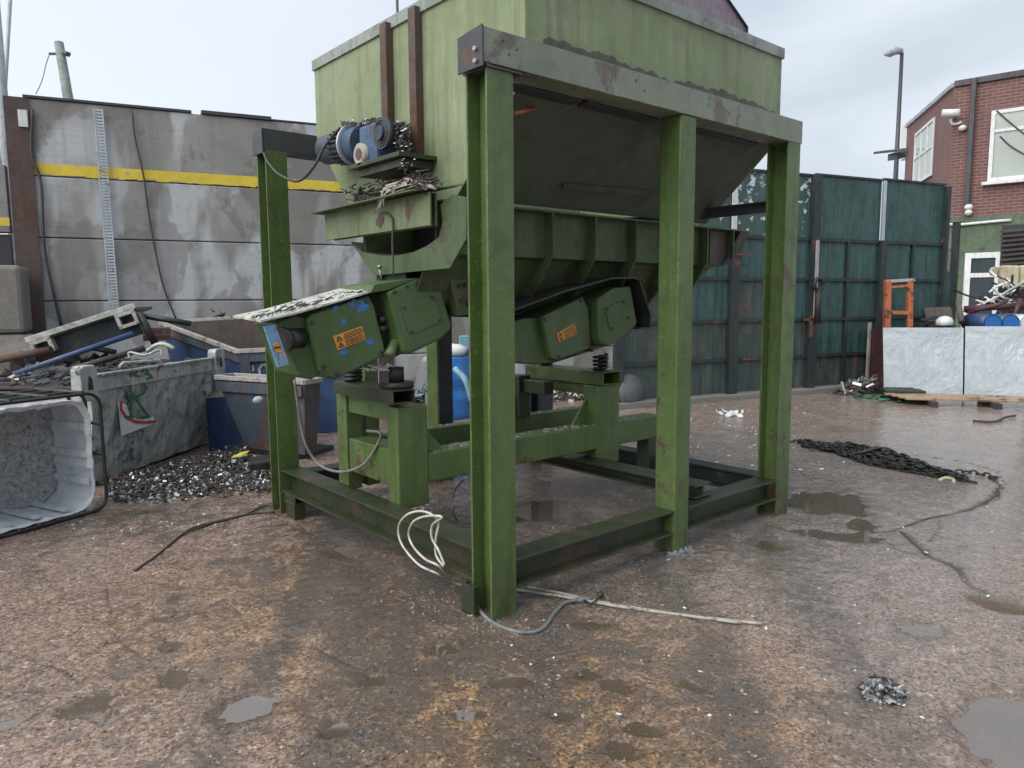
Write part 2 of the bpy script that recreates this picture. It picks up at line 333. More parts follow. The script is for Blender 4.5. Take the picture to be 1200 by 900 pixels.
# ------------------------------------------------------------------ mesh helpers
COL = scene.collection
def tag(o, label=None, cat=None, group=None, kind=None):
    if label: o['label'] = label
    if cat: o['category'] = cat
    if group: o['group'] = group
    if kind: o['kind'] = kind
    return o
def thing(name, loc, label, cat, group=None):
    o = bpy.data.objects.new(name, None); COL.objects.link(o); o.location = loc; o.empty_display_size = .2
    return tag(o, label, cat, group)

def root_of(o):
    while o.parent: o = o.parent
    return o
class MB:
    def __init__(s): s.v = []; s.f = []; s.sm = []
    def addv(s, pts, faces, smooth=False):
        k = len(s.v); s.v += [tuple(map(float, p)) for p in pts]
        s.f += [tuple(k+i for i in f) for f in faces]; s.sm += [smooth]*len(faces); return s
    def box(s, x0, x1, y0, y1, z0, z1):
        P = [(x, y, z) for z in (z0, z1) for y in (y0, y1) for x in (x0, x1)]
        return s.addv(P, [(0, 2, 3, 1), (4, 5, 7, 6), (0, 1, 5, 4), (2, 6, 7, 3), (0, 4, 6, 2), (1, 3, 7, 5)])
    def obox(s, o, a, b_, c):
        """box from corner o with edge vectors a, b, c"""
        o, a, b_, c = map(np.array, (o, a, b_, c)); P = [o+i*a+j*b_+k*c for k in (0, 1) for j in (0, 1) for i in (0, 1)]
        return s.addv(P, [(0, 2, 3, 1), (4, 5, 7, 6), (0, 1, 5, 4), (2, 6, 7, 3), (0, 4, 6, 2), (1, 3, 7, 5)])
    def prism(s, poly, vec):
        poly = [np.array(p, float) for p in poly]; vec = np.array(vec, float); k = len(poly)
        P = poly+[p+vec for p in poly]
        F = [tuple(range(k))[::-1], tuple(range(k, 2*k))]+[(i, (i+1) % k, k+(i+1) % k, k+i) for i in range(k)]
        return s.addv(P, F)
    def sheet(s, poly, vec=None):
        return s.addv(poly, [tuple(range(len(poly)))])
    def tube(s, pts, r, seg=8, closed=False):
        pts = [Vector(p) for p in pts]; k = len(pts); rings = []
        t0 = (pts[1]-pts[0]).normalized()
        up = Vector((0, 0, 1)) if abs(t0.z) < .9 else Vector((1, 0, 0))
        nrm = t0.cross(up).normalized()
        for i in range(k):
            if closed: t = (pts[(i+1) % k]-pts[i-1]).normalized()
            else: t = (pts[min(i+1, k-1)]-pts[max(i-1, 0)]).normalized()
            nrm = (nrm-t*nrm.dot(t))
            nrm = nrm.normalized() if nrm.length > 1e-6 else t.orthogonal().normalized()
            bn = t.cross(nrm); rr = r[i] if isinstance(r, (list, tuple)) else r
            rings.append([pts[i]+(nrm*math.cos(a)+bn*math.sin(a))*rr for a in [2*math.pi*j/seg for j in range(seg)]])
        P = [p for rg in rings for p in rg]; F = []
        for i in range(k if closed else k-1):
            a, c = i*seg, ((i+1) % k)*seg
            F += [(a+j, a+(j+1) % seg, c+(j+1) % seg, c+j) for j in range(seg)]
        kk = len(s.v); s.addv(P, F, True)
        if not closed:
            s.f += [tuple(kk+j for j in range(seg))[::-1], tuple(kk+(k-1)*seg+j for j in range(seg))]; s.sm += [False, False]
        return s
    def cyl(s, p0, p1, r, seg=16, r2=None): return s.tube([p0, p1], [r, r if r2 is None else r2], seg)
    def ellipsoid(s, c, rx, ry, rz, seg=12, rings=7):
        P = []; F = []
        for i in range(rings+1):
            th = math.pi*i/rings
            for j in range(seg):
                a = 2*math.pi*j/seg
                P.append((c[0]+rx*math.sin(th)*math.cos(a), c[1]+ry*math.sin(th)*math.sin(a), c[2]+rz*math.cos(th)))
        for i in range(rings):
            F += [(i*seg+j, (i+1)*seg+j, (i+1)*seg+(j+1) % seg, i*seg+(j+1) % seg) for j in range(seg)]
        return s.addv(P, F, True)
    def lathe(s, c, prof, seg=24, axis='Z'):
        P = []; F = []
        for r_, z_ in prof:
            for j in range(seg):
                a = 2*math.pi*j/seg; P.append((c[0]+r_*math.cos(a), c[1]+r_*math.sin(a), c[2]+z_))
        for i in range(len(prof)-1):
            F += [(i*seg+j, i*seg+(j+1) % seg, (i+1)*seg+(j+1) % seg, (i+1)*seg+j) for j in range(seg)]
        return s.addv(P, F, True)
    def build(s, name, mat, parent=None, bevel=0, label=None, rootloc=None):
        me = bpy.data.meshes.new(name)
        loc = Vector((0, 0, 0))
        if parent is not None: loc = root_of(parent).location
        elif rootloc is not None: loc = Vector(rootloc)
        me.from_pydata([(Vector(p)-loc)[:] for p in s.v], [], s.f)
        me.validate(); me.polygons.foreach_set('use_smooth', s.sm[:len(me.polygons)] if len(s.sm) == len(me.polygons) else [False]*len(me.polygons))
        bm = bmesh.new(); bm.from_mesh(me); bmesh.ops.recalc_face_normals(bm, faces=bm.faces); bm.to_mesh(me); bm.free()
        me.materials.append(MT[mat] if isinstance(mat, str) else mat)
        o = bpy.data.objects.new(name, me); COL.objects.link(o)
        if parent is not None: o.parent = parent
        elif rootloc is not None: o.location = rootloc
        if bevel:
            md = o.modifiers.new('bevel', 'BEVEL'); md.width = bevel; md.segments = 2; md.limit_method = 'ANGLE'; md.angle_limit = math.radians(40)
        if label: o['label'] = label
        return o
def dup(o, parent=None, dz=None):
    c = o.copy(); COL.objects.link(c); c.parent = parent
    for ch in [x for x in bpy.data.objects if x.parent == o]: dup(ch, c)
    return c
def smooth_path(pts, sub=6):
    pts = [np.array(p, float) for p in pts]; out = []
    P = [2*pts[0]-pts[1]]+pts+[2*pts[-1]-pts[-2]]
    for i in range(1, len(P)-2):
        for k in range(sub):
            t = k/sub; a, b_, c, d = P[i-1], P[i], P[i+1], P[i+2]
            out.append(.5*((2*b_)+(-a+c)*t+(2*a-5*b_+4*c-d)*t*t+(-a+3*b_-3*c+d)*t**3))
    out.append(pts[-1]); return out
def stroke(mb, pts, wdt, nrm, th=.002):
    """painted line: thin ribbon along pts lying on plane with normal nrm"""
    nrm = np.array(nrm, float); nrm /= np.linalg.norm(nrm)
    for a, b_ in zip(pts[:-1], pts[1:]):
        a = np.array(a, float); b_ = np.array(b_, float); t = b_-a; L = np.linalg.norm(t)
        if L < 1e-6: continue
        t /= L; s_ = np.cross(nrm, t)*wdt/2
        th2 = th*random.uniform(.8, 1.3)
        mb.obox(a-s_-t*wdt*.3+nrm*.0008, t*(L+wdt*.6), 2*s_, nrm*th2)

# ------------------------------------------------------------------ value noise for the ground relief
def vnoise(x, y, seed):
    r = np.random.default_rng(seed); T = r.random((256, 256))
    xi = np.floor(x).astype(int); yi = np.floor(y).astype(int); fx = x-xi; fy = y-yi
    fx = fx*fx*(3-2*fx); fy = fy*fy*(3-2*fy)
    a = T[xi & 255, yi & 255]; b_ = T[(xi+1) & 255, yi & 255]; c = T[xi & 255, (yi+1) & 255]; d = T[(xi+1) & 255, (yi+1) & 255]
    return (a*(1-fx)+b_*fx)*(1-fy)+(c*(1-fx)+d*fx)*fy
def fbm(x, y, sc, octs, seed, gain=.5):
    s = 0; a = 1; tot = 0
    for k in range(octs):
        th = .6*k; xr = x*math.cos(th)-y*math.sin(th); yr = x*math.sin(th)+y*math.cos(th)
        s = s+a*vnoise(xr/sc*2**k+17*k, yr/sc*2**k+31*k, seed+k); tot += a; a *= gain
    return s/tot-.5
def seg_dist(x, y, pts):
    dmin = np.full(x.shape, 1e9)
    for a, b_ in zip(pts[:-1], pts[1:]):
        ax, ay = a[:2]; bx, by = b_[:2]; vx, vy = bx-ax, by-ay
        t = np.clip(((x-ax)*vx+(y-ay)*vy)/(vx*vx+vy*vy), 0, 1)
        dmin = np.minimum(dmin, np.hypot(x-ax-t*vx, y-ay-t*vy))
    return dmin

# ================================================================== GROUND
LXF = 2.665
def build_ground():
    va = math.atan2(_f[1], _f[0])
    a_f = np.linspace(-1.05, 1.05, 760); a_c = np.linspace(1.05, 2*math.pi-1.05, 120)[1:-1]
    ang = np.concatenate([a_f, a_c])+va
    rad = [0.25]
    while rad[-1] < 1.5: rad.append(rad[-1]*1.05)
    while rad[-1] < 24: rad.append(rad[-1]*1.0042)
    while rad[-1] < 600: rad.append(rad[-1]*1.12)
    rad = np.array(rad); R, A = np.meshgrid(rad, ang, indexing='ij')
    x = CAM[0]+R*np.cos(A); y = CAM[1]+R*np.sin(A)
    near = np.clip((26-R)/12, 0, 1)
    h = .010*fbm(x, y, 1.1, 3, 1)+.009*fbm(x, y, .28, 4, 9, .6)+.0095*fbm(x, y, .07, 3, 21, .65)
    h = h+.0060
    low = np.zeros_like(h)
    def puddle(px, py, rx, ry, depth=.016, wob=.5):
        c = G(px, py); nonlocal h, low
        # rx across view, ry along view, in metres
        vx = np.array([c[0]-CAM[0], c[1]-CAM[1]]); vx /= np.linalg.norm(vx); sx = np.array([vx[1], -vx[0]])
        dx = x-c[0]; dy = y-c[1]; u_ = (dx*sx[0]+dy*sx[1])/rx; v_ = (dx*vx[0]+dy*vx[1])/ry
        q = u_*u_+v_*v_+wob*4.5*fbm(x, y, .8*max(rx, ry), 4, int(px+py), .62)
        k = np.clip(1.2-q, 0, 1); h = h-depth*k*1.15; low = np.maximum(low, np.clip(1.9-q, 0, 1))
    for a in [(405, 647, .13, .12, .03, .25), (285, 832, .14, .1), (205, 795, .06, .08), (105, 828, .09, .09), (132, 842, .05, .04), (10, 847, .08, .05),
              (200, 757, .05, .06, .02), (436, 797, .06, .05), (545, 837, .09, .05), (395, 855, .07, .05), (725, 803, .07, .06), (692, 733, .10, .06),
              (600, 800, .08, .05), (812, 803, .06, .05), (757, 855, .07, .05), (1082, 740, .13, .10), (690, 790, .06, .05), (660, 840, .06, .04),
              (1200, 868, .20, .30, .03, .4), (1192, 712, .22, .12, .025), (205, 700, .05, .06), (190, 725, .04, .03), (730, 880, .08, .05), (640, 690, .12, .06), (520, 760, .07, .06), (900, 640, .12, .1),
              (980, 628, .26, .10, .03), (1010, 617, .10, .25, .02), (975, 590, .28, .45, .018, .8), (640, 600, .3, .3, .02), (690, 625, .2, .2, .015, .8), (160, 600, .2, .1, .01)]:
        puddle(*a)
    crack = np.zeros_like(h)
    cracks = [[(903, 617), (960, 630), (1010, 625), (1045, 622), (1085, 608), (1125, 600), (1150, 592), (1168, 580), (1172, 568), (1160, 560)],
              [(1055, 622), (1075, 640), (1090, 653), (1120, 665), (1135, 685), (1170, 705), (1200, 715)],
              [(1030, 628), (1050, 645), (1085, 655)], [(1100, 610), (1098, 625), (1088, 636)],
              [(1150, 592), (1170, 585), (1178, 568), (1168, 552), (1120, 540), (1060, 533), (985, 525)],
              [(925, 540), (945, 560), (985, 565)], [(795, 690), (810, 725), (870, 760)],
              [(125, 690), (130, 740), (150, 760), (175, 775)], [(370, 760), (420, 785), (470, 790)], [(35, 770), (80, 790), (95, 800)]]
    jit = .03*fbm(x, y, .25, 3, 77)
    for i, c in enumerate(cracks):
        d = seg_dist(x+jit, y+jit*.8, [G(*q) for q in c]); ww = .024+.05*fbm(x, y, .16, 3, 5+i) if i < 2 else (.011 if i < 6 else .007)
        k = np.clip(1-d/np.maximum(ww, .006), 0, 1)
        crack = np.maximum(crack, k*(1 if i < 6 else .6)); h = h-(.016 if i < 2 else .008)*k
        low = np.maximum(low, .7*np.clip(1-d/(np.maximum(ww, .006)*3), 0, 1)*(1 if i < 2 else .3))
    track = np.zeros_like(h)
    for tr, tw in [([(402, 600), (412, 700), (408, 800), (395, 900)], .16), ([(760, 660), (830, 740), (880, 900)], .14),
                   ([(905, 640), (960, 720), (1020, 800), (1060, 900)], .17), ([(520, 640), (470, 760), (460, 900)], .10), ([(650, 720), (640, 800), (600, 900)], .09), ([(240, 900), (330, 760), (390, 640)], .1)]:
        d = seg_dist(x, y, [G(*q) for q in tr])+.12*fbm(x, y, .3, 3, int(tr[0][0]))
        track = np.maximum(track, np.clip(1.25-d/tw, 0, 1))
    fc = G(1010, 560); d = np.hypot((x-fc[0])/3.2, (y-fc[1])/2.6)
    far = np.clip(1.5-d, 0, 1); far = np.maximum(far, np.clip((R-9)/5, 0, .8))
    tc = G(690, 830); tan = np.clip(1.6-np.hypot(x-tc[0], y-tc[1])/.8, 0, 1); tc = G(470, 800); tan = np.maximum(tan, np.clip(1.3-np.hypot(x-tc[0], y-tc[1])/.7, 0, 1))
    tc = G(330, 720); tan = np.maximum(tan, .7*np.clip(1.5-np.hypot(x-tc[0], y-tc[1])/1.1, 0, 1))
    ddx = np.maximum(np.maximum(-x, x-LXF), 0); ddy = np.maximum(np.maximum(-y, y-2.53), 0)
    mudz = np.clip(1.15-np.hypot(ddx, ddy)/.9+1.1*fbm(x, y, .8, 4, 55), 0, 1)
    sh_ = G(230, 600); mudz = np.maximum(mudz, np.clip(1.1-np.hypot((x-sh_[0])/1.6, (y-sh_[1])/.8)+.8*fbm(x, y, .6, 3, 58), 0, 1)*.8)
    z = h*near-(1-near)*.003
    nr, na = R.shape
    V = np.stack([x, y, z], -1).reshape(-1, 3)
    i, j = np.meshgrid(np.arange(nr-1), np.arange(na), indexing='ij'); j2 = (j+1) % na
    F = np.stack([i*na+j, i*na+j2, (i+1)*na+j2, (i+1)*na+j], -1).reshape(-1, 4)[:, ::-1]
    capn = len(V); V = np.vstack([V, [[CAM[0], CAM[1], 0]]])
    me = bpy.data.meshes.new('ground')
    nf = len(F); loops = np.concatenate([F.ravel(), np.stack([np.full(na, capn), np.arange(na), (np.arange(na)+1) % na], -1).ravel()])
    me.vertices.add(len(V)); me.vertices.foreach_set('co', V.ravel().astype(np.float32))
    me.loops.add(len(loops)); me.loops.foreach_set('vertex_index', loops.astype(np.int32))
    me.polygons.add(nf+na)
    ls = np.concatenate([np.arange(nf)*4, nf*4+np.arange(na)*3]); me.polygons.foreach_set('loop_start', ls.astype(np.int32))
    me.update(calc_edges=True)
    me.polygons.foreach_set('use_smooth', np.ones(nf+na, bool))
    for nm, a in (('far', far), ('track', track), ('low', np.clip(low, 0, 1)), ('tan', tan), ('crack', crack), ('mudz', mudz)):
        at = me.attributes.new(nm, 'FLOAT', 'POINT'); at.data.foreach_set('value', np.append(a.ravel(), 0).astype(np.float32))
    me.materials.append(MT['ground'])
    o = bpy.data.objects.new('ground', me); COL.objects.link(o); tag(o, kind='structure')
build_ground()
wq = MB(); wq.sheet([(-12, -14, -.0034), (26, -14, -.0034), (26, 14, -.0034), (-12, 14, -.0034)])
tag(wq.build('water', 'water'), kind='structure')

# ================================================================== SUPPORT FRAME
LX, LY, XM, W, H, HB = 2.665, 2.53, 1.376, .152, 2.52, .145
fr = thing('column_structure', (0, 0, 0), 'tall green painted steel column frame carrying the hopper over the wet yard', 'steel frame')
def hsec(x0, y0, z0, z1, w_=W, fl=.012, axis='Y'):
    """H column, flanges facing +-Y"""
    m = MB(); g = .0
    m.box(x0, x0+w_, y0, y0+fl, z0, z1); m.box(x0, x0+w_, y0+w_-fl, y0+w_, z0, z1)
    m.box(x0+w_/2-.005, x0+w_/2+.005, y0+fl, y0+w_-fl, z0, z1); return m
hsec(0, 0, -.01, H).build('post', 'green', fr, .002)
hsec(LX-W, 0, -.01, H).build('post', 'green', fr, .002)
hsec(-.01, LY-W, -.01, H+.003).build('post', 'green', fr, .002)
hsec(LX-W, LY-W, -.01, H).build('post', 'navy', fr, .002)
mp = MB(); mp.box(XM, XM+W-.01, 0, W, .012, H); mp.build('post', 'green', fr, .014)
mp = MB(); mp.box(XM-.02, XM+W-.02, LY-W, LY, -.01, H); mp.build('post', 'green', fr, .008)
mp = MB(); mp.box(XM-.01, XM+W-.025, LY-W-.012, LY-W-.001, .3, 1.9); mp.build('dark_strip', 'navy', fr)
# crumpled foot of the middle post
ft = MB()
for k in range(16):
    a = k/15; px_ = XM-.006+a*(W+.004)
    ft.obox((px_, -.008-.006*math.sin(k*2.1), -.01), (.013, 0, 0), (0, .05, 0), (0, 0, .028+.014*math.sin(k*1.3)))
ft.build('crumpled_foot', 'galv', fr)
# top beams: channel with end plate, bolts, packing plates
def top_beam(y0, mat):
    b_ = MB(); z0, z1 = H, H+HB
    b_.box(-.02, LX+.01, y0, y0+.009, z0, z1); b_.box(-.02, LX+.01, y0+.009, y0+W, z1-.010, z1); b_.box(-.02, LX+.01, y0+.009, y0+W, z0, z0+.010)
    b_.box(-.02, LX+.01, y0+W/2, y0+W/2+.009, z0+.010, z1-.010)
    return b_.build('top_beam', mat, fr, .002)
tb = top_beam(-.004, 'beam'); tb2 = top_beam(LY-W+.004, 'plate')
e = MB(); e.prism([(-.032, -.012, H-.022), (-.032, W+.012, H-.022), (-.032, W+.012, H+HB-.012), (-.032, -.012, H+HB+.004)], (.010, 0, 0))
ep = e.build('end_plate', 'plate', fr, .002)
e = MB(); e.prism([(-.032, LY-W-.005, H-.02), (-.032, LY+.01, H-.02), (-.032, LY+.01, H+HB), (-.032, LY-W-.005, H+HB)], (.010, 0, 0)); e.build('end_plate', 'plate', fr, .002)
for zz in (H+.005, H+.055):
    m = MB(); m.cyl((-.046, .028, zz), (-.032, .028, zz), .010, 6); m.build('bolt', 'bright', ep)
pk = MB(); pk.box(.0, .20, -.010, W+.02, H-.020, H-.008); pk.box(.02, .22, -.013, W, H-.006, H-.001); pk.build('packing_plate', 'plate', fr, .002)
hl = MB()
for xx, zz in ((.09, H+.105), (.17, H+.085), (.125, H+.055), (1.05, H+.06), (.98, H+.1)):
    hl.cyl((xx, -.0052, zz), (xx, -.003, zz), .006, 12)
hl.build('bolt_hole', 'ink', fr)
# inner plates hanging below the front beam
ip = MB(); ip.box(.22, .75, W+.002, W+.09, H-.012, H+.002); ip.box(.80, 1.36, W+.002, W+.09, H-.012, H+.002); ip.box(1.55, 2.4, W+.002, W+.07, H-.012, H+.002)
ip.build('packing_plate', 'plate', fr)
# base beams (I sections)
def ibeam_x(x0, x1, y, z0, z1, w_=.15, fl=.012):
    m = MB(); m.box(x0, x1, y, y+w_, z1-fl, z1); m.box(x0, x1, y, y+w_, z0, z0+fl); m.box(x0, x1, y+w_/2-.005, y+w_/2+.005, z0+fl, z1-fl); return m
def ibeam_y(y0, y1, x, z0, z1, w_=.15, fl=.012):
    m = MB(); m.box(x, x+w_, y0, y1, z1-fl, z1); m.box(x, x+w_, y0, y1, z0, z0+fl); m.box(x+w_/2-.005, x+w_/2+.005, y0, y1, z0+fl, z1-fl); return m
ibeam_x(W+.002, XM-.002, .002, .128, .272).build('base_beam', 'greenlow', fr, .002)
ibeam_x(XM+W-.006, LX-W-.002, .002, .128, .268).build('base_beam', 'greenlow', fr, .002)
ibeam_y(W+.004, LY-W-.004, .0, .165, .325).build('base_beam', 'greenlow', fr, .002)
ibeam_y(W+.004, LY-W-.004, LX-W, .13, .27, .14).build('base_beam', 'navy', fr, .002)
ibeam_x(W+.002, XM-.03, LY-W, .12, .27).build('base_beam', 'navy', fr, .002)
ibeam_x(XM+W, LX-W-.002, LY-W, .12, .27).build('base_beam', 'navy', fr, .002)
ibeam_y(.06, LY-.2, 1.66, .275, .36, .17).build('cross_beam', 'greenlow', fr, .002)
# stub feet and jacking blocks under the left beam
m = MB(); m.box(-.005, .10, LY-W-.22, LY-W-.07, .10, .118); m.box(.0, .08, LY-W-.21, LY-W-.075, -.005, .10); m.box(.0, .012, LY-W-.22, LY-W-.05, .118, .165); m.build('stub_foot', 'greenlow', fr, .002)
m = MB(); m.box(-.03, .0, .10, .20, -.005, .15); m.box(-.03, .02, .09, .21, .0, .012); m.build('stub_foot', 'greenlow', fr, .002)
m = MB(); m.box(-.03, .0, W+.01, .32, .150, .163); m.build('foot_plate', 'greenlow', fr)
# high brace at the far end and rusty rod
m = MB(); m.box(LX-.10, LX-.08, W, LY-W, 2.085, 2.155); m.box(LX-.15, LX-.10, W, LY-W, 2.145, 2.155); m.build('brace', 'plate', fr, .001)
m = MB(); m.cyl(onY(603, 133, .1), onY(630, 127, .32), .008, 8); m.ellipsoid(onY(631, 127, .32), .014, .014, .014); m.build('rod', 'orange', fr)
# rust line on corner post flange + weld spatter
for zz in (.9, .55):
    pass

# ================================================================== PEDESTAL FRAME inside
pf = thing('pedestal_frame', (.14, 1.03, .27), 'heavy green welded pedestal frame inside the columns under the two vibrator motors', 'machine base')
Y0, Y1 = 1.03, 1.78
def cpost(x0, x1, y0, y1, z0, z1): m = MB(); m.box(x0, x1, y0, y1, z0, z1); return m
cpost(.144, .355, Y0, Y0+.12, .29, .893).build('pedestal_post', 'green', pf, .01)
cpost(.144, .25, Y1-.13, Y1, .29, .915).build('pedestal_post', 'green', pf, .01)
cpost(.30, .40, Y1-.11, Y1-.0, .29, 1.25).build('pedestal_post', 'green', pf, .006)
m = MB()
m.box(.165, .30, Y0+.12, Y1-.13, .80, .905); m.build('cross_rail', 'green', pf, .004)
# hollow top rail
def hollow_y(x0, x1, y0, y1, z0, z1, t=.008):
    m = MB(); m.box(x0, x1, y0, y1, z1-t, z1); m.box(x0, x1, y0, y1, z0, z0+t); m.box(x0, x0+t, y0, y1, z0+t, z1-t); m.box(x1-t, x1, y0, y1, z0+t, z1-t); return m
hollow_y(.10, .25, 1.0, 1.72, .918, .998).build('top_rail', 'greenlow', pf, .004)
m = MB(); m.box(.16, .33, Y0+.12, Y1-.13, .415, .63); m.build('cross_rail', 'green', pf, .006)
m = MB(); m.prism([(.36, Y0+.05, .893-.30), (.36, Y0+.05, .76), (.50, Y0+.05, .893-.30)], (0, .012, 0)); m.build('gusset', 'green', pf)
# long side rails
m = MB(); m.box(.357, 2.55, Y0+.006, Y0+.16, .42, .60); m.build('side_rail', 'green', pf, .008)
m = MB(); m.box(.40, 2.55, Y1-.10, Y1, .42, .61); m.build('side_rail', 'green', pf, .008)
# dirt lying on the rails
m = MB()
for k in range(260):
    x_ = random.uniform(.4, 2.5); y_ = random.choice([random.uniform(Y0+.02, Y0+.14), random.uniform(Y1-.09, Y1-.01)]); s_ = random.uniform(.003, .011)
    zt = .60 if y_ < 1.3 else .61
    m.obox((x_, y_, zt-.001), (s_*2, s_*random.uniform(-1, 1), 0), (-s_*.5, s_*1.5, 0), (0, 0, s_*.5))
tag(m.build('rail_grit', 'rim', pf), kind='stuff')
# second pedestal
m = MB(); m.box(1.82, 2.06, Y0, Y0+.14, .30, .885); m.build('pedestal_post', 'green', pf, .008)
m = MB(); m.box(1.60, 1.72, Y1-.14, Y1-.02, .60, .93); m.box(1.64, 1.74, 1.4, Y1-.14, .80, .9); m.build('pedestal_post', 'greenlow', pf, .006)
m = MB(); m.prism([(1.59, Y1-.08, .60), (1.36, Y1-.08, .60), (1.59, Y1-.08, .80)], (0, .012, 0)); m.build('gusset', 'green', pf)
m = MB(); m.prism([(1.81, Y0+.1, .60), (1.66, Y0+.1, .60), (1.81, Y0+.1, .78)], (0, .012, 0)); m.build('gusset', 'green', pf)
hollow_y(1.85, 2.04, 1.0, 1.85, .888, .985).build('top_rail', 'green', pf, .004)
m = MB(); m.box(1.90, 2.0, Y0+.14, Y1-.02, .80, .886); m.build('cross_rail', 'green', pf, .004)
m = MB(); m.box(2.42, 2.54, Y0+.01, Y0+.13, .13, .42); m.build('pedestal_post', 'greenlow', pf, .006)
# springs / rubber mounts
def spring(x, y, z0, z1, r, name='spring'):
    pts = [(x+r*math.cos(t), y+r*math.sin(t), z0+(z1-z0)*t/(2*math.pi*4)) for t in np.linspace(0, 2*math.pi*4, 64)]
    m = MB(); m.tube(pts, .011, 6); m.cyl((x, y, z0-.004), (x, y, z1), r*.35, 10); return m.build(name, 'black', pf)
spring(1.95, 1.12, .987, 1.10, .05); spring(.19, 1.62, 1.0, 1.10, .05); spring(1.95, 1.7, .987, 1.13, .05)
m = MB(); m.cyl((.2, 1.12, .998), (.2, 1.12, 1.035), .10, 20); m.cyl((.2, 1.12, 1.035), (.2, 1.12, 1.12), .045, 16); m.build('rubber_mount', 'rubber', pf)

# ================================================================== VIBRATORY FEEDER
vf = thing('vibratory_feeder', (.25, 1.3, 1.4), 'green ribbed steel feeder trough with two tilted vibrator motors hanging below the hopper', 'vibrating feeder')
YC = 1.18
# trough skin: upper wall, ledge, sloping lower wall, curved bottom
YT = .72
def prof(side):  # outer profile, mirrored about YC
    P = [(YT+.07, 2.03), (YT+.07, 1.76), (YT+.16, 1.75), (YT+.30, 1.50), (YT+.38, 1.42)]
    return [((y if side < 0 else 2*YC-y), z) for y, z in P]
XA, XB = .27, 3.22
for sd_ in (-1, 1):
    P = prof(sd_); m = MB()
    for (y0, z0), (y1, z1) in zip(P[:-1], P[1:]):
        xb0 = XB-(2.03-z0)*.95; xb1 = XB-(2.03-z1)*.95
        s_ = .006*(1 if sd_ < 0 else -1)
        m.addv([(XA, y0, z0), (xb0, y0, z0), (xb1, y1, z1), (XA, y1, z1), (XA, y0+s_, z0), (xb0, y0+s_, z0), (xb1, y1+s_, z1), (XA, y1+s_, z1)],
               [(0, 1, 2, 3), (4, 7, 6, 5), (0, 4, 5, 1), (1, 5, 6, 2), (2, 6, 7, 3), (3, 7, 4, 0)])
    m.build('side_plate', 'trough', vf)
    yf = YT-.0 if sd_ < 0 else 2*YC-YT
    m = MB(); m.box(XA, XB, min(yf, yf-.1*sd_), max(yf, yf-.1*sd_), 2.03, 2.042); m.build('top_flange', 'trough', vf, .001)
    # ribs
    for xr in (.30, .70, 1.08, 1.46, 1.86, 2.30, 2.68, 3.02):
        q = [(YT, 2.03), (YT, 1.78), (YT+.12, 1.60), (YT+.30, 1.42), (YT+.38, 1.42), (YT+.30, 1.50), (YT+.16, 1.75), (YT+.075, 1.76), (YT+.075, 2.03)]
        zmin = 2.03-(XB-xr)/.95
        if xr < .4: q = q[:2]+[(YT+.10, 1.70)]+q[6:]
        q = [(y, max(z, zmin)) for y, z in q]
        m = MB(); m.prism([(xr, (y if sd_ < 0 else 2*YC-y), z) for y, z in q], (.012, 0, 0)); m.build('rib', 'trough', vf)
m = MB(); yb0, yb1 = YT+.38, 2*YC-YT-.38
m.box(XA, XB-.6, yb0, yb1, 1.41, 1.42); m.build('trough_floor', 'trough', vf)
# discharge lip
m = MB(); m.prism([(XB-.02, YT+.05, 2.03), (XB-.02-.95*.27, YT+.05, 1.76), (XB+.0-.95*.27, YT+.05, 1.76), (XB+.04, YT+.05, 2.03)], (0, 2*(YC-YT)-.1, 0)); m.build('discharge_lip', 'blue', vf)
m = MB(); m.prism([(2.80, YT+.066, 2.028), (XB-.01, YT+.066, 2.028), (XB-.28, YT+.066, 1.762), (2.80, YT+.066, 1.762)], (0, -.004, 0)); m.build('rusty_end_skin', 'rust', vf)
m = MB(); m.prism([(XB-.10, YT, 2.03), (XB+.02, YT-.0, 2.03), (XB-.06, YT, 1.93), (XB-.18, YT+.02, 1.80), (XB-.25, YT+.05, 1.76)], (0, .012, 0)); m.build('torn_lip', 'rust', vf)
# rear end plate with round notch, at X .25-.27
def E25(px, py): q = onX(px, py, .25); return (q[1], q[2])
outl = [E25(547, 231), E25(546, 280), E25(527, 314), E25(438, 323), E25(411, 283), E25(404, 262)]
arc = [E25(*q) for q in ((412, 285), (425, 297), (447, 301), (465, 301), (485, 297), (500, 290), (514, 280), (519, 262))]
m = MB(); m.prism([(.25, y, z) for y, z in [outl[0], outl[1], outl[2], outl[3], outl[4]]+arc[1:]+[E25(516, 240), E25(530, 228)]], (.014, 0, 0)); m.build('end_plate', 'trough', vf)
# round trough liner visible through the notch
m = MB()
for k in range(len(arc)-1):
    (ya, za), (yb, zb) = arc[k], arc[k+1]; m.obox((.25, ya, za), (.3, 0, 0), (0, yb-ya, zb-za), (0, 0, .008))
m.build('trough_liner', 'trough', vf)
m = MB(); m.prism([(.62, y, z) for y, z in [arc[0]]+arc[1:]+[(.65, 2.02), (1.7, 2.02)]], (.01, 0, 0)); m.build('inner_plate', 'navy', vf)
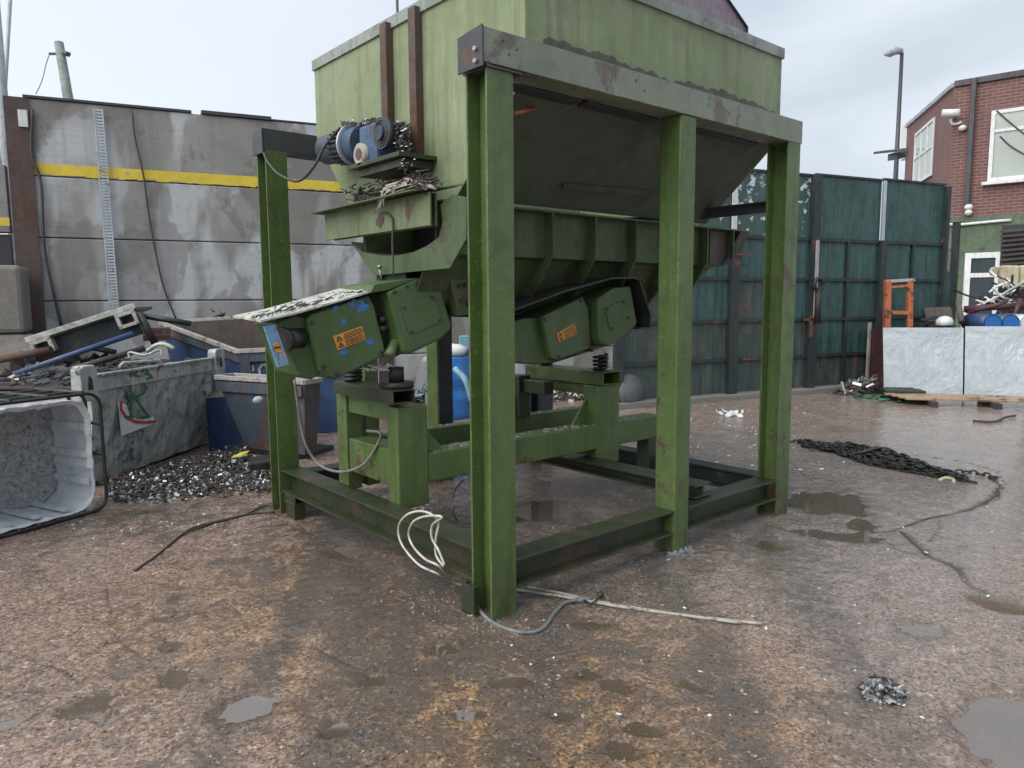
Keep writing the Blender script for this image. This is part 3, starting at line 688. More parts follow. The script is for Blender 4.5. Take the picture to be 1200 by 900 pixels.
# rear I beam across the trough
def R(px, py, x): return onX(px, py, x)
ya, yb = .72, 1.93
m = MB(); m.box(.185, .197, ya, yb, 1.90, 2.075); m.box(.235, .247, ya+.02, yb-.02, 1.90, 2.075)
m.build('rear_beam', 'beamg', vf, .002)
m = MB(); m.prism([(.10, ya+.06, 2.075), (.10, yb+.03, 2.066), (.26, yb+.03, 2.066), (.26, ya-.2, 2.09), (.20, ya-.02, 2.09)], (0, 0, .010)); m.build('rear_beam_flange', 'trough', vf, .001)
m = MB(); rr = random.Random(77); q0 = onX(446, 258, .184)
m.prism([(.1835, q0[1]+.055*math.cos(t)*rr.uniform(.45, 1.1), q0[2]+.045*math.sin(t)*rr.uniform(.5, 1.2)) for t in np.linspace(0, 6.1, 18)], (-.002, 0, 0)); m.build('rust_patch', 'rust', vf)
m = MB(); m.tube(smooth_path([onX(448, 249, .178), onX(455, 251, .176), onX(460, 260, .175), onX(460, 285, .175), onX(461, 324, .175)]), .007, 6); m.build('rusty_rod', 'rust', vf)
# side brackets between trough and motors
b_ = [E25(522, 290), E25(553, 292), E25(552, 372), E25(536, 372), E25(524, 345)]
b_ = [onY(q[0], q[1], .95) for q in ((545, 292), (556, 300), (556, 368), (538, 370), (524, 314))]
m = MB(); m.prism([tuple(q) for q in b_], (0, .5, 0)); bkt = m.build('motor_bracket', 'trough', vf, .003)
for q in ((538, 335), (545, 334), (541, 352), (548, 356)):
    p_ = onY(q[0], q[1], .95); m = MB(); m.cyl(p_-np.array([0, .02, 0]), p_, .014, 6); m.build('bolt', 'rust', bkt)
b_ = [onY(q[0], q[1], .98) for q in ((752, 335), (772, 300), (790, 320), (785, 372), (757, 370))]
m = MB(); m.prism([tuple(q) for q in b_], (0, .4, 0)); m.build('motor_bracket', 'trough', vf, .003)
m = MB(); m.box(.30, .62, 1.15, 1.45, 1.56, 1.70); m.build('motor_cradle', 'navy', vf)

# ---- vibrator motors: outlines measured on the planes Y=1.05 / Y=.95
def Z4(x, y): return (300+x/4.615, 310+y/4.615)          # detail crop -> photo px
def Z7(x, y): return (600+x/4., 200+y/4.)
def motor(cv, plate, box2, lid, yp, yb, ybk, mat, name_lbl, extra):
    mo = MB(); mo.prism([tuple(onY(*cv(*q), yp)) for q in plate], (0, ybk-yp, 0)); vm = mo.build('vibrator_motor', mat, vf, .012, label=name_lbl)
    P = [onY(*cv(*q), yp-.012) for q in plate]; c = sum(P)/len(P)
    m = MB(); m.prism([tuple(c+(p_-c)*.965) for p_ in P], (0, .010, 0)); cov = m.build('cover_plate', mat, vm, .003)
    for p_ in P[::2]:
        q = c+(p_-c)*.87; m = MB(); m.cyl(q-np.array([0, .008, 0]), q+np.array([0, .002, 0]), .011, 6); m.build('bolt', 'black', vm)
    m = MB(); m.prism([tuple(onY(*cv(*q), yb)) for q in box2], (0, ybk-.05-yb, 0)); hs = m.build('motor_housing', mat, vm, .015)
    return vm, hs, c
plate1 = [(272, 300), (300, 268), (612, 165), (640, 215), (705, 480), (690, 495), (430, 622), (385, 612), (345, 575)]
box1 = [(712, 150), (735, 138), (880, 72), (990, 78), (1062, 335), (1050, 360), (1003, 405), (830, 488), (795, 475), (760, 330)]
vm1, hs1, c1 = motor(Z4, plate1, box1, None, 1.06, .99, 1.42, 'motorp', 'larger near vibrator motor, olive with bright blue paint chips and orange sticker', None)
# lid: pale scuffed top sheet, tilted with the motor
L = [onY(*Z4(*q), 1.03) for q in ((22, 312), (110, 316), (205, 272), (268, 268), (622, 152), (708, 138), (720, 120))]
def lidstrip(mb, pts, depth, th):
    for a, b_ in zip(pts[:-1], pts[1:]):
        mb.obox(a, b_-a, (0, depth, .02), (0, 0, th))
m = MB(); lidstrip(m, [L[0], L[2], L[4]], .36, .010); m.build('lid', 'bright', vm1)
m = MB(); lidstrip(m, [L[4]+np.array([0, 0, -.004]), onY(*Z4(708, 138), 1.03)], .36, .012); m.prism([tuple(onY(*Z4(*q), 1.0)) for q in ((622, 150), (705, 140), (878, 72), (640, 110))], (0, .4, 0)); m.build('sloping_top', 'motorp2', vm1)
# inner end: dark block between the plate and left guard
m = MB(); m.prism([tuple(onY(*Z4(*q), 1.10)) for q in ((110, 318), (210, 272), (275, 290), (350, 590), (300, 625), (230, 600), (160, 440))], (0, .30, 0)); m.build('end_block', 'motorp2', vm1, .01)
m = MB(); m.cyl(onY(*Z4(150, 405), 1.09), onY(*Z4(245, 395), 1.12), .055, 16); m.cyl(onY(*Z4(140, 410), 1.08), onY(*Z4(160, 405), 1.09), .065, 16); m.build('cable_gland', 'black', vm1)
m = MB(); m.prism([tuple(onY(*Z4(*q), 1.04)) for q in ((45, 335), (105, 325), (180, 540), (120, 555))], (0, .02, 0)); gl = m.build('side_guard', 'bluelab', vm1)
m = MB(); m.prism([tuple(onY(*Z4(*q), 1.037)) for q in ((92, 430), (118, 418), (140, 470), (108, 480))], (0, .003, 0)); stk = m.build('warning_sticker', 'sticker', vm1)
m = MB(); stroke(m, [onY(*Z4(98, 452), 1.036), onY(*Z4(130, 446), 1.036)], .008, (0, -1, 0)); m.build('sticker_print', 'ink', vm1)
# dark neck between plate and housing
m = MB(); m.prism([tuple(onY(*Z4(*q), 1.12)) for q in ((620, 160), (715, 145), (760, 330), (800, 478), (740, 505), (700, 480))], (0, .25, 0)); m.build('neck', 'greenlow', vm1)
for yy in (300, 350):
    m = MB(); m.cyl(onY(*Z4(665, yy), 1.09), onY(*Z4(712, yy-8), 1.09), .018, 10); m.build('hinge_bolt', 'plate', vm1)
m = MB(); m.cyl(onY(*Z4(715, 500), 1.02), onY(*Z4(755, 420), 1.05), .03, 10); m.build('weld_lug', 'motorp2', vm1)
def door(cv, pts, y, par):
    m = MB(); P = [onY(*cv(*q), y) for q in pts]; m.prism([tuple(p_) for p_ in P], (0, .008, 0)); m.build('inspection_door', 'motorp2', par, .002)
    c = sum(P)/4
    for p_ in P:
        q = c+(p_-c)*.85; m = MB(); m.cyl(q-np.array([0, .007, 0]), q, .010, 8); m.build('bolt', 'black', par)
door(Z4, [(785, 225), (965, 165), (1010, 305), (832, 382)], .982, hs1)
for q in ((817, 120), (750, 150)):
    p_ = onY(*Z4(*q), .988); m = MB(); m.cyl(p_-np.array([0, .004, 0]), p_, .011, 10); m.build('bolt_hole', 'ink', hs1)
# orange warning sticker with triangles and lines of print
def sticker(cv, pts, y, par):
    P = [onY(*cv(*q), y) for q in pts]      # tl, tr, br, bl
    m = MB(); m.prism([tuple(p_) for p_ in P], (0, .003, 0)); s_ = m.build('warning_sticker', 'sticker', par)
    def at(u, v): return (P[0]*(1-u)+P[1]*u)*(1-v)+(P[3]*(1-u)+P[2]*u)*v
    k = MB(); lw = np.linalg.norm(P[0]-P[3])*.045
    for v0 in (.12, .58):
        stroke(k, [at(.06, v0+.3), at(.15, v0), at(.24, v0+.3), at(.06, v0+.3)], lw, (0, -1, 0)); stroke(k, [at(.15, v0+.1), at(.15, v0+.22)], lw, (0, -1, 0))
    rr = random.Random(3)
    for v in (.14, .28, .42, .60, .74, .88):
        u = .34
        while u < .93:
            L_ = rr.uniform(.05, .13); stroke(k, [at(u, v), at(min(.95, u+L_), v)], lw*1.1, (0, -1, 0)); u += L_+.04
    k.build('sticker_print', 'ink', par)
    # frame line
sticker(Z4, [(418, 388), (572, 332), (594, 404), (442, 464)], 1.044, vm1)
# blue chips on the sticker plate
m = MB(); rr = random.Random(5)
for (cx, cy, n_, sp) in ((575, 225, 26, 26), (520, 215, 14, 16), (475, 312, 10, 9), (620, 415, 14, 12), (470, 478, 12, 13), (430, 240, 8, 10)):
    pts = [(cx+sp*1.0*math.cos(t)*rr.uniform(.4, 1.2), cy+sp*1.1*math.sin(t)*rr.uniform(.4, 1.2)) for t in np.linspace(0, 5.9, 14)]; m.prism([tuple(onY(*Z4(*q), 1.047)) for q in pts], (0, .0025, 0))
    for k in range(n_):
        a = (cx+rr.gauss(0, sp*.6), cy+rr.gauss(0, sp*.7)); s_ = rr.uniform(5, 12)
        pts = [(a[0]+s_*math.cos(t)*rr.uniform(.5, 1.2), a[1]+s_*math.sin(t)*rr.uniform(.5, 1.2)) for t in np.linspace(0, 5.2, 7)]
        m.prism([tuple(onY(*Z4(*q), 1.0465+rr.uniform(-.0006, .0006))) for q in pts], (0, .0025, 0))
    m.build('paint_chip', 'drum', vm1); m = MB()
# swarf lying on the lid
m = MB()
for k in range(160):
    u_ = rr.random(); b0 = L[0]+(L[4]-L[0])*u_; q = b0+np.array([0, rr.uniform(.02, .33), .012]); s_ = rr.uniform(.004, .016)
    m.obox(q, (s_*rr.uniform(1, 2.5), 0, s_*.7), (s_*rr.uniform(-.5, .5), s_, 0), (0, 0, s_*.5))
tag(m.build('swarf', 'soot', vm1), kind='stuff')
m = MB()
for k in range(90):
    u_ = rr.random(); b0 = L[0]+(L[4]-L[0])*u_; q = b0+np.array([0, rr.uniform(.02, .33), .014]); s_ = rr.uniform(.004, .014)
    m.obox(q, (s_*rr.uniform(1, 3), 0, s_*.7), (s_*rr.uniform(-.5, .5), s_, 0), (0, 0, s_*.4))
tag(m.build('metal_flakes', 'white', vm1), kind='stuff')
m = MB(); m.cyl(onY(447, 328, 1.3), onY(445, 314, 1.3), .008, 8); m.cyl(onY(445, 314, 1.3), onY(445, 311, 1.3), .016, 6); m.build('bolt', 'steel', vm1)
# second motor
plate2 = [(135, 690), (150, 676), (330, 590), (360, 640), (372, 820), (360, 835), (212, 890), (182, 880)]
box2 = [(402, 600), (480, 548), (558, 540), (590, 715), (575, 740), (455, 825), (425, 815), (412, 790)]
vm2, hs2, c2 = motor(Z7, plate2, box2, None, .86, .79, 1.2, 'motorp2', 'second vibrator motor further back, plain dark green under a black arched guard', None)
sticker(Z7, [(210, 762), (294, 716), (304, 764), (222, 806)], .844, vm2)
door(Z7, [(438, 645), (530, 605), (553, 690), (462, 750)], .782, hs2)
m = MB(); m.prism([tuple(onY(*Z7(*q), 0.92)) for q in ((320, 590), (400, 590), (412, 800), (380, 850), (340, 800))], (0, .25, 0)); m.build('neck', 'greenlow', vm2)
m = MB(); m.prism([tuple(onY(*Z7(*q), 0.90)) for q in ((-30, 720), (60, 690), (140, 690), (200, 900), (100, 910), (-20, 900))], (0, .3, 0)); m.build('end_block', 'motorp2', vm2, .01)
for yy in (690, 735):
    m = MB(); m.cyl(onY(*Z7(355, yy), 0.89), onY(*Z7(395, yy-6), 0.89), .018, 10); m.build('hinge_bolt', 'plate', vm2)
gp = [(-60, 680), (20, 645), (250, 560), (470, 500), (575, 497), (600, 510), (655, 680), (650, 735), (600, 735)]
m = MB(); GP = [onY(*Z7(*q), .74) for q in gp]
for a, b_ in zip(GP[:-1], GP[1:]): m.obox(a, b_-a, (0, .5, 0), np.array([0, 0, -.012]) if abs(b_[0]-a[0]) > abs(b_[2]-a[2]) else np.array([-.012, 0, 0]))
m.build('arched_guard', 'black', vm2)
m = MB(); m.prism([tuple(onY(*Z7(*q), 1.26)) for q in ((-40, 690), (250, 575), (470, 512), (590, 515), (640, 700), (600, 735), (420, 830), (200, 900), (-40, 900))], (0, .01, 0)); m.build('guard_back', 'navy', vm2)

# ================================================================== HOPPER
hp = thing('hopper', (.37, .13, 2.0), 'big pale green steel hopper with grey rim sitting on the column frame', 'hopper')
X0, X1, HY0, HY1 = .37, 2.68, .165, 2.38
ZT, ZB, ZC = 3.165, 2.58, 2.06
YB0, YB1 = .74, 1.86
endpoly = [(HY0, ZT), (HY0, ZB), (YB0, ZC), (YB1, ZC), (HY1, ZB+.06), (HY1, ZT)]
for xx, nm in ((X0, 'end_panel'), (X1-.008, 'end_panel')):
    m = MB(); m.prism([(xx, y, z) for y, z in endpoly], (.008, 0, 0)); m.build(nm, 'hop', hp)
def slab(a, b_, mat, nm, x0=X0+.008, x1=X1-.008):
    (ya_, za), (yb_, zb) = a, b_; t = .007; d = np.array([yb_-ya_, zb-za]); d /= np.linalg.norm(d); nx = np.array([-d[1], d[0]])*t
    m = MB(); m.prism([(x0, ya_, za), (x0, yb_, zb), (x0, yb_+nx[0], zb+nx[1]), (x0, ya_+nx[0], za+nx[1])], (x1-x0, 0, 0)); return m.build(nm, mat, hp)
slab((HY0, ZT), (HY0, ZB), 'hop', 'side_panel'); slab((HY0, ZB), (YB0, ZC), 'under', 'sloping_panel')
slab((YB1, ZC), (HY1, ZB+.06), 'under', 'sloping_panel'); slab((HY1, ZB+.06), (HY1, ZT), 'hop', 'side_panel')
# tank rim: folded grey strip all round
m = MB()
m.box(X0-.012, X1+.012, HY0-.014, HY0+.03, ZT-.062, ZT+.006); m.box(X0-.012, X1+.012, HY1-.03, HY1+.014, ZT-.062, ZT+.006)
m.box(X0-.014, X0+.03, HY0+.03, HY1-.03, ZT-.062, ZT+.006); m.box(X1-.03, X1+.014, HY0+.03, HY1-.03, ZT-.062, ZT+.006)
m.build('rim', paint('rim_grey_green', (.20, .235, .21), (.26, .29, .26), rust=.15, rough=.4, grime=.5, rustcol=(.12, .12, .12)), hp, .002)
# rusty upright ribs on the end panel
def onEnd(px, py): return onX(px, py, X0-.03)
for pa, pb in (((453, 35), (453, 160)), ((487, 17), (487, 208))):
    a = onEnd(*pa); b_ = onEnd(*pb); m = MB(); yc = (a[1]+b_[1])/2
    m.box(X0-.050, X0-.001, yc-.035, yc+.035, b_[2], ZT-.03); m.build('rib', 'rust', hp, .003)
# dark stain where rainwater ran at the foot of the side panel
m = MB(); rr = random.Random(9)
for k in range(220):
    x_ = X0+.12+(X1-X0-.2)*k/219; hh = .045+.012*math.sin(k*.05)+.008*math.sin(k*.17)+.006*math.sin(k*.53)+rr.uniform(0, .008)
    m.box(x_, x_+.0115, HY0-.0035-rr.uniform(0, .001), HY0-.001, ZB+.06, ZB+.135+hh)
m.build('dirt_stain', paint('wet_dirt', (.055, .07, .05), (.075, .09, .06), rust=0, rough=.5), hp)
# seam plate on the underside
m = MB(); a = np.array([1.05, .62, 2.165]); b_ = np.array([1.9, .60, 2.19]); m.obox(a, b_-a, (0, -.01, .03), (0, -.02, -.01)); m.build('seam_plate', 'greenlow', hp)
# pinkish raised back panel
Q = [onY(*q, HY1-.02) for q in ((745, 40), (740, -60), (835, -60), (852, -4), (876, 31))]
Q += [np.array([Q[-1][0], Q[-1][1], ZT-.02]), np.array([Q[0][0], Q[0][1], ZT-.02])]
m = MB(); m.prism([tuple(q) for q in Q], (0, .02, 0)); bp = m.build('raised_back_panel', 'pinkgrey', hp)
Q = [onY(*q, HY1-.05) for q in ((835, -60), (852, -4), (876, 31))]
m = MB(); m.obox(Q[0], Q[1]-Q[0], (0, .06, 0), (.02, 0, 0)); m.obox(Q[1], Q[2]-Q[1], (0, .06, 0), (.02, 0, 0)); m.obox([Q[2][0], Q[2][1], ZT], (0, 0, Q[2][2]-ZT), (0, .06, 0), (.02, 0, 0)); m.build('panel_edge', 'plate', hp)
# shelf carrying the gear motor
def P_(px, py, x=.2): return onX(px, py, x)
sh = MB(); yA, yB = 1.0, 1.55
c_ = P_(430, 190, .2)
zs = P_(415, 205, .2)[2]
ysl, ysr = P_(409, 204, .12)[1], P_(468, 204, .12)[1]
sh.box(.12, X0, ysr, ysl, zs+.01, zs+.035); sh.box(.16, X0, ysr+.03, ysl-.04, zs-.035, zs+.008); sh.build('motor_shelf', 'greenlow', hp, .002)
# gear motor
gm = MB(); gx = .22
g0 = P_(440, 172, gx)
gm.box(gx-.07, gx+.10, g0[1]-.13, g0[1]+.075, g0[2]-.125, g0[2]+.115); gmo = gm.build('gear_motor', 'gmot', hp, .02, label='dirty blue gear motor caked in debris on the hopper end')
gm = MB(); q = P_(452, 157, gx-.07); gm.cyl(q-np.array([.03, 0, 0]), q, .085, 24); gm.cyl(q-np.array([.05, 0, 0]), q-np.array([.028, 0, 0]), .04, 20)
for rr_ in (.055, .07): gm.tube([q+np.array([-.032, rr_*math.cos(t), rr_*math.sin(t)]) for t in np.linspace(0, 2*math.pi, 25)[:-1]], .004, 5, True)
gm.build('fan_cover', 'gmotd', gmo)
gm = MB(); q = P_(424, 181, gx-.08); gm.cyl(q-np.array([.02, 0, 0]), q+np.array([.04, 0, 0]), .062, 20); gm.build('output_flange', 'twig', gmo)
gm = MB(); gm.cyl(q-np.array([.024, 0, 0]), q-np.array([.019, 0, 0]), .032, 16); gm.build('shaft_bore', 'rust', gmo)
gm = MB(); a = P_(428, 168, gx+.02); b_ = P_(384, 176, gx+.02); dd = (b_-a)/np.linalg.norm(b_-a)
gm.cyl(a, a+dd*.12, .105, 20); mb_ = gm.build('motor_barrel', 'gmot', gmo)
gm = MB(); gm.cyl(a+dd*.12, a+dd*.135, .125, 24); gm.build('motor_flange', 'galv', gmo)
gm = MB(); gm.cyl(a+dd*.135, b_, .092, 20)
for k in range(22):
    t = 2*math.pi*k/22; o_ = np.array([math.cos(t), 0, math.sin(t)]); s_ = np.cross(dd, o_); s_ /= np.linalg.norm(s_); s2 = np.cross(s_, dd)
    gm.obox(a+dd*.14+s_*.088-s2*.003, dd*.17, s_*.022, s2*.006)
gm.build('motor_fins', 'gmotd', gmo)
gm = MB(); rr = random.Random(4)
for k in range(1100):
    th = rr.uniform(0, 1); q = P_(400+75*th, 142+3*math.sin(th*9)+abs(rr.gauss(0, 5)), gx+rr.uniform(-.05, .1)) if k < 420 else P_(rr.gauss(471, 5), rr.uniform(145, 200), gx+rr.uniform(-.06, .1))
    s_ = rr.uniform(.004, .013); gm.obox(q, (s_*rr.uniform(-1, 1), s_*1.6, s_*rr.uniform(-.6, .6)), (s_, s_*rr.uniform(-1, 1), s_*.4), (0, s_*rr.uniform(-.3, .3), s_*.6))
tag(gm.build('caked_debris', 'soot', gmo), kind='stuff')
gm = MB()
for k in range(45):
    q = P_(rr.uniform(405, 478), rr.uniform(139, 148), gx-.02) if k < 22 else P_(rr.gauss(472, 5), rr.uniform(150, 196), gx-.07)
    s_ = rr.uniform(.003, .011); gm.obox(q, (s_*rr.uniform(-1, 1), s_*1.6, s_*rr.uniform(-.6, .6)), (s_, 0, s_*.4), (0, 0, s_*.5))
tag(gm.build('white_flakes', 'white', gmo), kind='stuff')
# cable from the motor looping to the left post
m = MB(); m.tube(smooth_path([P_(398, 150, .15), P_(380, 172, .12), P_(368, 195, .08), P_(350, 212, .05), P_(328, 205, .0), P_(314, 190, -.02), P_(308, 176, -.02)]), .009, 8)
m.build('motor_cable', 'cablek', gmo)
# nest of shredded debris on the feeder's rear beam
m = MB(); rr = random.Random(8)
for k in range(230):
    u_ = rr.random(); px_, py_ = 415+90*u_+rr.gauss(0, 6), 222-8*u_+rr.gauss(0, 5)+(8 if u_ < .4 else 0)
    a = P_(px_, py_, .16+rr.uniform(-.03, .12)); pts = [a]
    for j in range(3): pts.append(pts[-1]+np.array([rr.uniform(-.03, .03), rr.uniform(-.05, .05), rr.uniform(-.02, .02)]))
    m.tube(pts, rr.uniform(.002, .006), 4)
tag(m.build('debris_nest', 'soot', rootloc=(.15, 1.2, 2.1)), 'tangled dark shredded debris heaped on the beam below the gear motor', 'debris', kind='stuff')
m = MB()
for k in range(26):
    u_ = rr.random(); a = P_(443+rr.gauss(0, 3), 245+rr.uniform(-10, 5), .13); b_ = P_(455+rr.gauss(0, 4), 224+rr.gauss(0, 3), .12); c_ = P_(482+rr.gauss(0, 6), 214+rr.gauss(0, 2), .14); d_ = P_(505+rr.uniform(-10, 14), 217+rr.gauss(0, 3), .16)
    m.tube(smooth_path([a, b_, c_] if k % 3 == 0 else ([b_, c_, d_] if k % 3 == 1 else [c_, d_]), 4), rr.uniform(.002, .006), 5)
tag(m.build('pale_strands', 'twig', rootloc=(.15, 1.2, 2.1)), 'pale frayed strands hanging over the debris below the gear motor', 'debris', kind='stuff')
# white rag on first pedestal
m = MB(); rr = random.Random(2)
for k in range(9):
    a = onY(rr.uniform(428, 455), rr.uniform(431, 436), 1.15); s_ = .045
    pts = [a+np.array([s_*math.cos(t)*rr.uniform(.5, 1.3), s_*math.sin(t)*rr.uniform(.5, 1.3), rr.uniform(0, .03)]) for t in np.linspace(0, 5.4, 7)]
    m.prism([tuple(p_) for p_ in pts], (0, 0, .004))
tag(m.build('rag', 'white', rootloc=(.15, 1.15, 1.0)), 'crumpled white rag lying on the pedestal below the nearest vibrator motor', 'rag')
# grit pile at ped foot
# loose cables ---------------------------------------------------------
m = MB(); m.tube(smooth_path([onX(345, 445, -.05), onX(350, 480, -.03), onX(358, 520, .0), onX(375, 545, .06), onX(400, 553, .1), onX(425, 545, .12), onX(440, 525, .15), onX(446, 508, .155), onX(430, 505, .155)]), .009, 8)
tag(m.build('hanging_cable', 'cableg', rootloc=(0, 1.6, .6)), 'grey cable hanging in a loop in front of the left pedestal post', 'cable')
m = MB()
for off, pts in ((0, [(520, 664), (511, 650), (511, 630), (514, 612), (506, 603), (492, 599), (476, 604), (467, 618), (471, 638), (490, 661), (512, 672)]),
                 (.012, [(521, 662), (514, 645), (506, 630), (507, 615), (518, 606), (500, 605), (485, 611), (479, 625), (484, 640), (498, 655), (515, 664)])):
    pp = [onX(q[0], q[1], -.045-off-(.03 if k in (4, 5, 6) else 0)) for k, q in enumerate(pts)]
    m.tube(smooth_path(pp+[G(532, 683-60*off, .015), G(546, 686-80*off, .012)]), .0062, 8)
tag(m.build('coiled_cable', 'cablew', rootloc=(0, .4, .2)), 'loose coil of white cable draped over the left base beam by the corner post', 'cable')
m = MB(); m.tube(smooth_path([G(545, 560, .42), G(533, 575, .2), onX(530, 595, .5), G(536, 610, .01), G(552, 628, .012)]), .006, 6)
tag(m.build('thin_cable', 'cableg', rootloc=(1, 1, .1)), 'thin grey cable dropping to the ground inside the frame', 'cable')
m = MB(); m.tube(smooth_path([G(556, 700, .05), G(562, 715, .02), G(580, 731, .012), G(610, 741, .012), G(635, 737, .012), G(650, 718, .012), G(663, 706, .02), G(685, 702, .02)]), .0095, 8)
m.cyl(G(676, 703, .02), G(694, 702, .022), .016, 8)
tag(m.build('power_lead', 'cableg', rootloc=(.2, -.2, 0)), 'grey power lead curling from the corner post foot across the ground', 'cable')
for k, (a, b_, c_, lb) in enumerate((((604, 691), (720, 710), (893, 731), 'longer pale metal rod lying on the wet ground by the corner post'), ((618, 688), (700, 705), (868, 730), 'shorter pale rod lying under the longer one beside the corner post'))):
    m = MB(); m.tube(smooth_path([G(*a, .012), G((a[0]+b_[0])/2, (a[1]+b_[1])/2-1, .02), G(*b_, .016), G((b_[0]+c_[0])/2, (b_[1]+c_[1])/2+1, .014), G(*c_, .014)]), .0075, 7)
    tag(m.build('metal_rod', 'twig', rootloc=tuple(G(*b_))), lb, 'rod', 'pale rods on the ground')
m = MB(); m.tube(smooth_path([G(684, 703, .03), G(693, 707, .03), G(702, 700, .03), G(706, 694, .03)]), .005, 5); m.ellipsoid(G(704, 697, .03), .02, .015, .018)
tag(m.build('wire_end', 'black', rootloc=tuple(G(700, 700))), 'frayed black wire end lying across the pale rods', 'wire')
m = MB(); m.tube(smooth_path([G(158, 669, .008), G(185, 650, .01), G(215, 625, .012), G(235, 616, .012), G(290, 603, .012), G(322, 600, .012)]), .008, 6)
m.tube(smooth_path([G(215, 625, .02), G(250, 613, .012), G(285, 604, .012), G(312, 592, .02), G(322, 597, .01)]), .007, 6)
tag(m.build('ground_cable', 'cablek', rootloc=tuple(G(230, 618))), 'thin black cable trailing left from the far left column', 'cable')

# ================================================================== CONCRETE PANEL WALL (left, behind)
AZ = math.radians(-15.25); DW = np.array([math.cos(AZ), math.sin(AZ), 0]); NW = np.array([-math.sin(AZ), math.cos(AZ), 0])
W0 = CAM+11*NW; W0 = np.array([W0[0], W0[1], 0])
def onW(px, py, back=0.0):
    d = ray(px, py); P0 = W0+NW*back; return CAM+d*(NW@(P0-CAM))/(NW@d)
def WP(s_, z, back=0.0): q = W0+DW*s_+NW*back; return np.array([q[0], q[1], z])
cw = thing('concrete_wall', tuple(WP(-1.5, 0)), 'tall weathered precast concrete panel wall with yellow band behind the skips', 'wall')
S0, S1 = -1.42, 9.5
zj = [-.02, .69, 1.535, 2.33, 3.09, 4.02]
def panel(s0, s1, z0, z1, back=0., th=.18, mat='conc', nm='panel', par=None, bev=.012):
    m = MB(); m.obox(WP(s0, z0, back), DW*(s1-s0), NW*th, (0, 0, z1-z0)); return m.build(nm, mat, par, bev)
for k in range(5):
    dz = .012
    panel(S0, 2.95, zj[k]+dz/2, zj[k+1]-dz/2, par=cw); panel(3.15, S1, zj[k]+dz/2, zj[k+1]-dz/2, back=.01, par=cw)
panel(S0, S1, 0, 4.0, back=.16, th=.04, mat='soot', nm='joint_shadow_board', par=cw, bev=0)
# yellow band: painted with an uneven lower edge
m = MB(); rr = random.Random(1)
ks = np.linspace(S0+.03, 2.95, 60)
for a, b_ in zip(ks[:-1], ks[1:]):
    zb = 3.105-.0+rr.uniform(-.012, .012); m.obox(WP(a, zb, -.003), DW*(b_-a+.0), NW*.002, (0, 0, 3.24-zb))
ks = np.linspace(3.16, 6.0, 40)
for a, b_ in zip(ks[:-1], ks[1:]):
    zb = 3.105+rr.uniform(-.012, .012); m.obox(WP(a, zb, .007), DW*(b_-a), NW*.002, (0, 0, 3.24-zb))
m.build('yellow_band', 'yellow', cw)
m = MB(); m.obox(WP(S0, 4.02, -.02), DW*1.9, NW*.2, (0, 0, .03)); m.obox(WP(.6, 4.02, -.03), DW*.9, NW*.2, (0, 0, .045)); m.obox(WP(1.5, 4.02, -.01), DW*4.5, NW*.17, (0, 0, .018)); m.build('capping', 'plate', cw)
# bolt holes
# rusty H column
rc = thing('wall_column', tuple(WP(-1.55, 0)), 'rusty brown steel column standing at the left end of the concrete panels', 'column')
def colm(sx, w_, z1, back, mat, par):
    m = MB(); m.obox(WP(sx, -.02, back), DW*w_, NW*.015, (0, 0, z1)); m.obox(WP(sx+w_/2-.01, -.02, back+.015), DW*.02, NW*.19, (0, 0, z1-.01)); m.obox(WP(sx, -.02, back+.205), DW*w_, NW*.015, (0, 0, z1)); return m.build('flange', mat, par)
colm(-1.62, .26, 4.03, -.04, 'rust', rc)
m = MB(); q = onW(21, 138, -.06); m.obox(q-np.array([0, 0, .10]), DW*.10, NW*.05, (0, 0, .2)); tag(m.build('bulkhead_lamp', 'white', rootloc=tuple(q)), 'small pale bulkhead box on top of the rusty wall column', 'lamp')
# middle column hidden mostly by the machine
rc2 = thing('wall_column', tuple(WP(3.05, 0)), 'wall column between two concrete bays, mostly hidden behind the hopper', 'column')
colm(2.93, .24, 4.0, -.02, 'rust', rc2)
# dark bay left of the column
lw = thing('boundary_wall', tuple(WP(-3, 0)), 'dark boundary wall with a yellow band at the far left edge', 'wall')
panel(-4.2, -1.66, .0, 1.75, back=.0, mat='conc', par=lw, nm='lower_panel'); panel(-4.2, -1.66, 1.77, 2.36, back=.04, mat='plate', par=lw, nm='dark_panel'); panel(-4.2, -1.66, 2.38, 3.2, back=.0, mat='conc', par=lw, nm='upper_panel')
panel(-4.2, -1.66, 2.46, 2.56, back=-.004, th=.003, mat='yellow', par=lw, nm='yellow_band', bev=0)
# concrete blocks stacked in front
for k, (z0, z1, lb) in enumerate(((.0, .62, 'lowest mossy concrete block of the stack at the left edge'), (.63, 1.15, 'second concrete block of the stack at the left edge'), (1.16, 1.95, 'topmost rounded concrete block of the stack at the left edge'))):
    m = MB(); m.obox(WP(-2.7, z0, -.75), DW*1.22, NW*.6, (0, 0, z1-z0)); tag(m.build('concrete_block', 'block', rootloc=tuple(WP(-2.1, z0, -.5)), bevel=.05), lb, 'block', 'stacked concrete blocks')
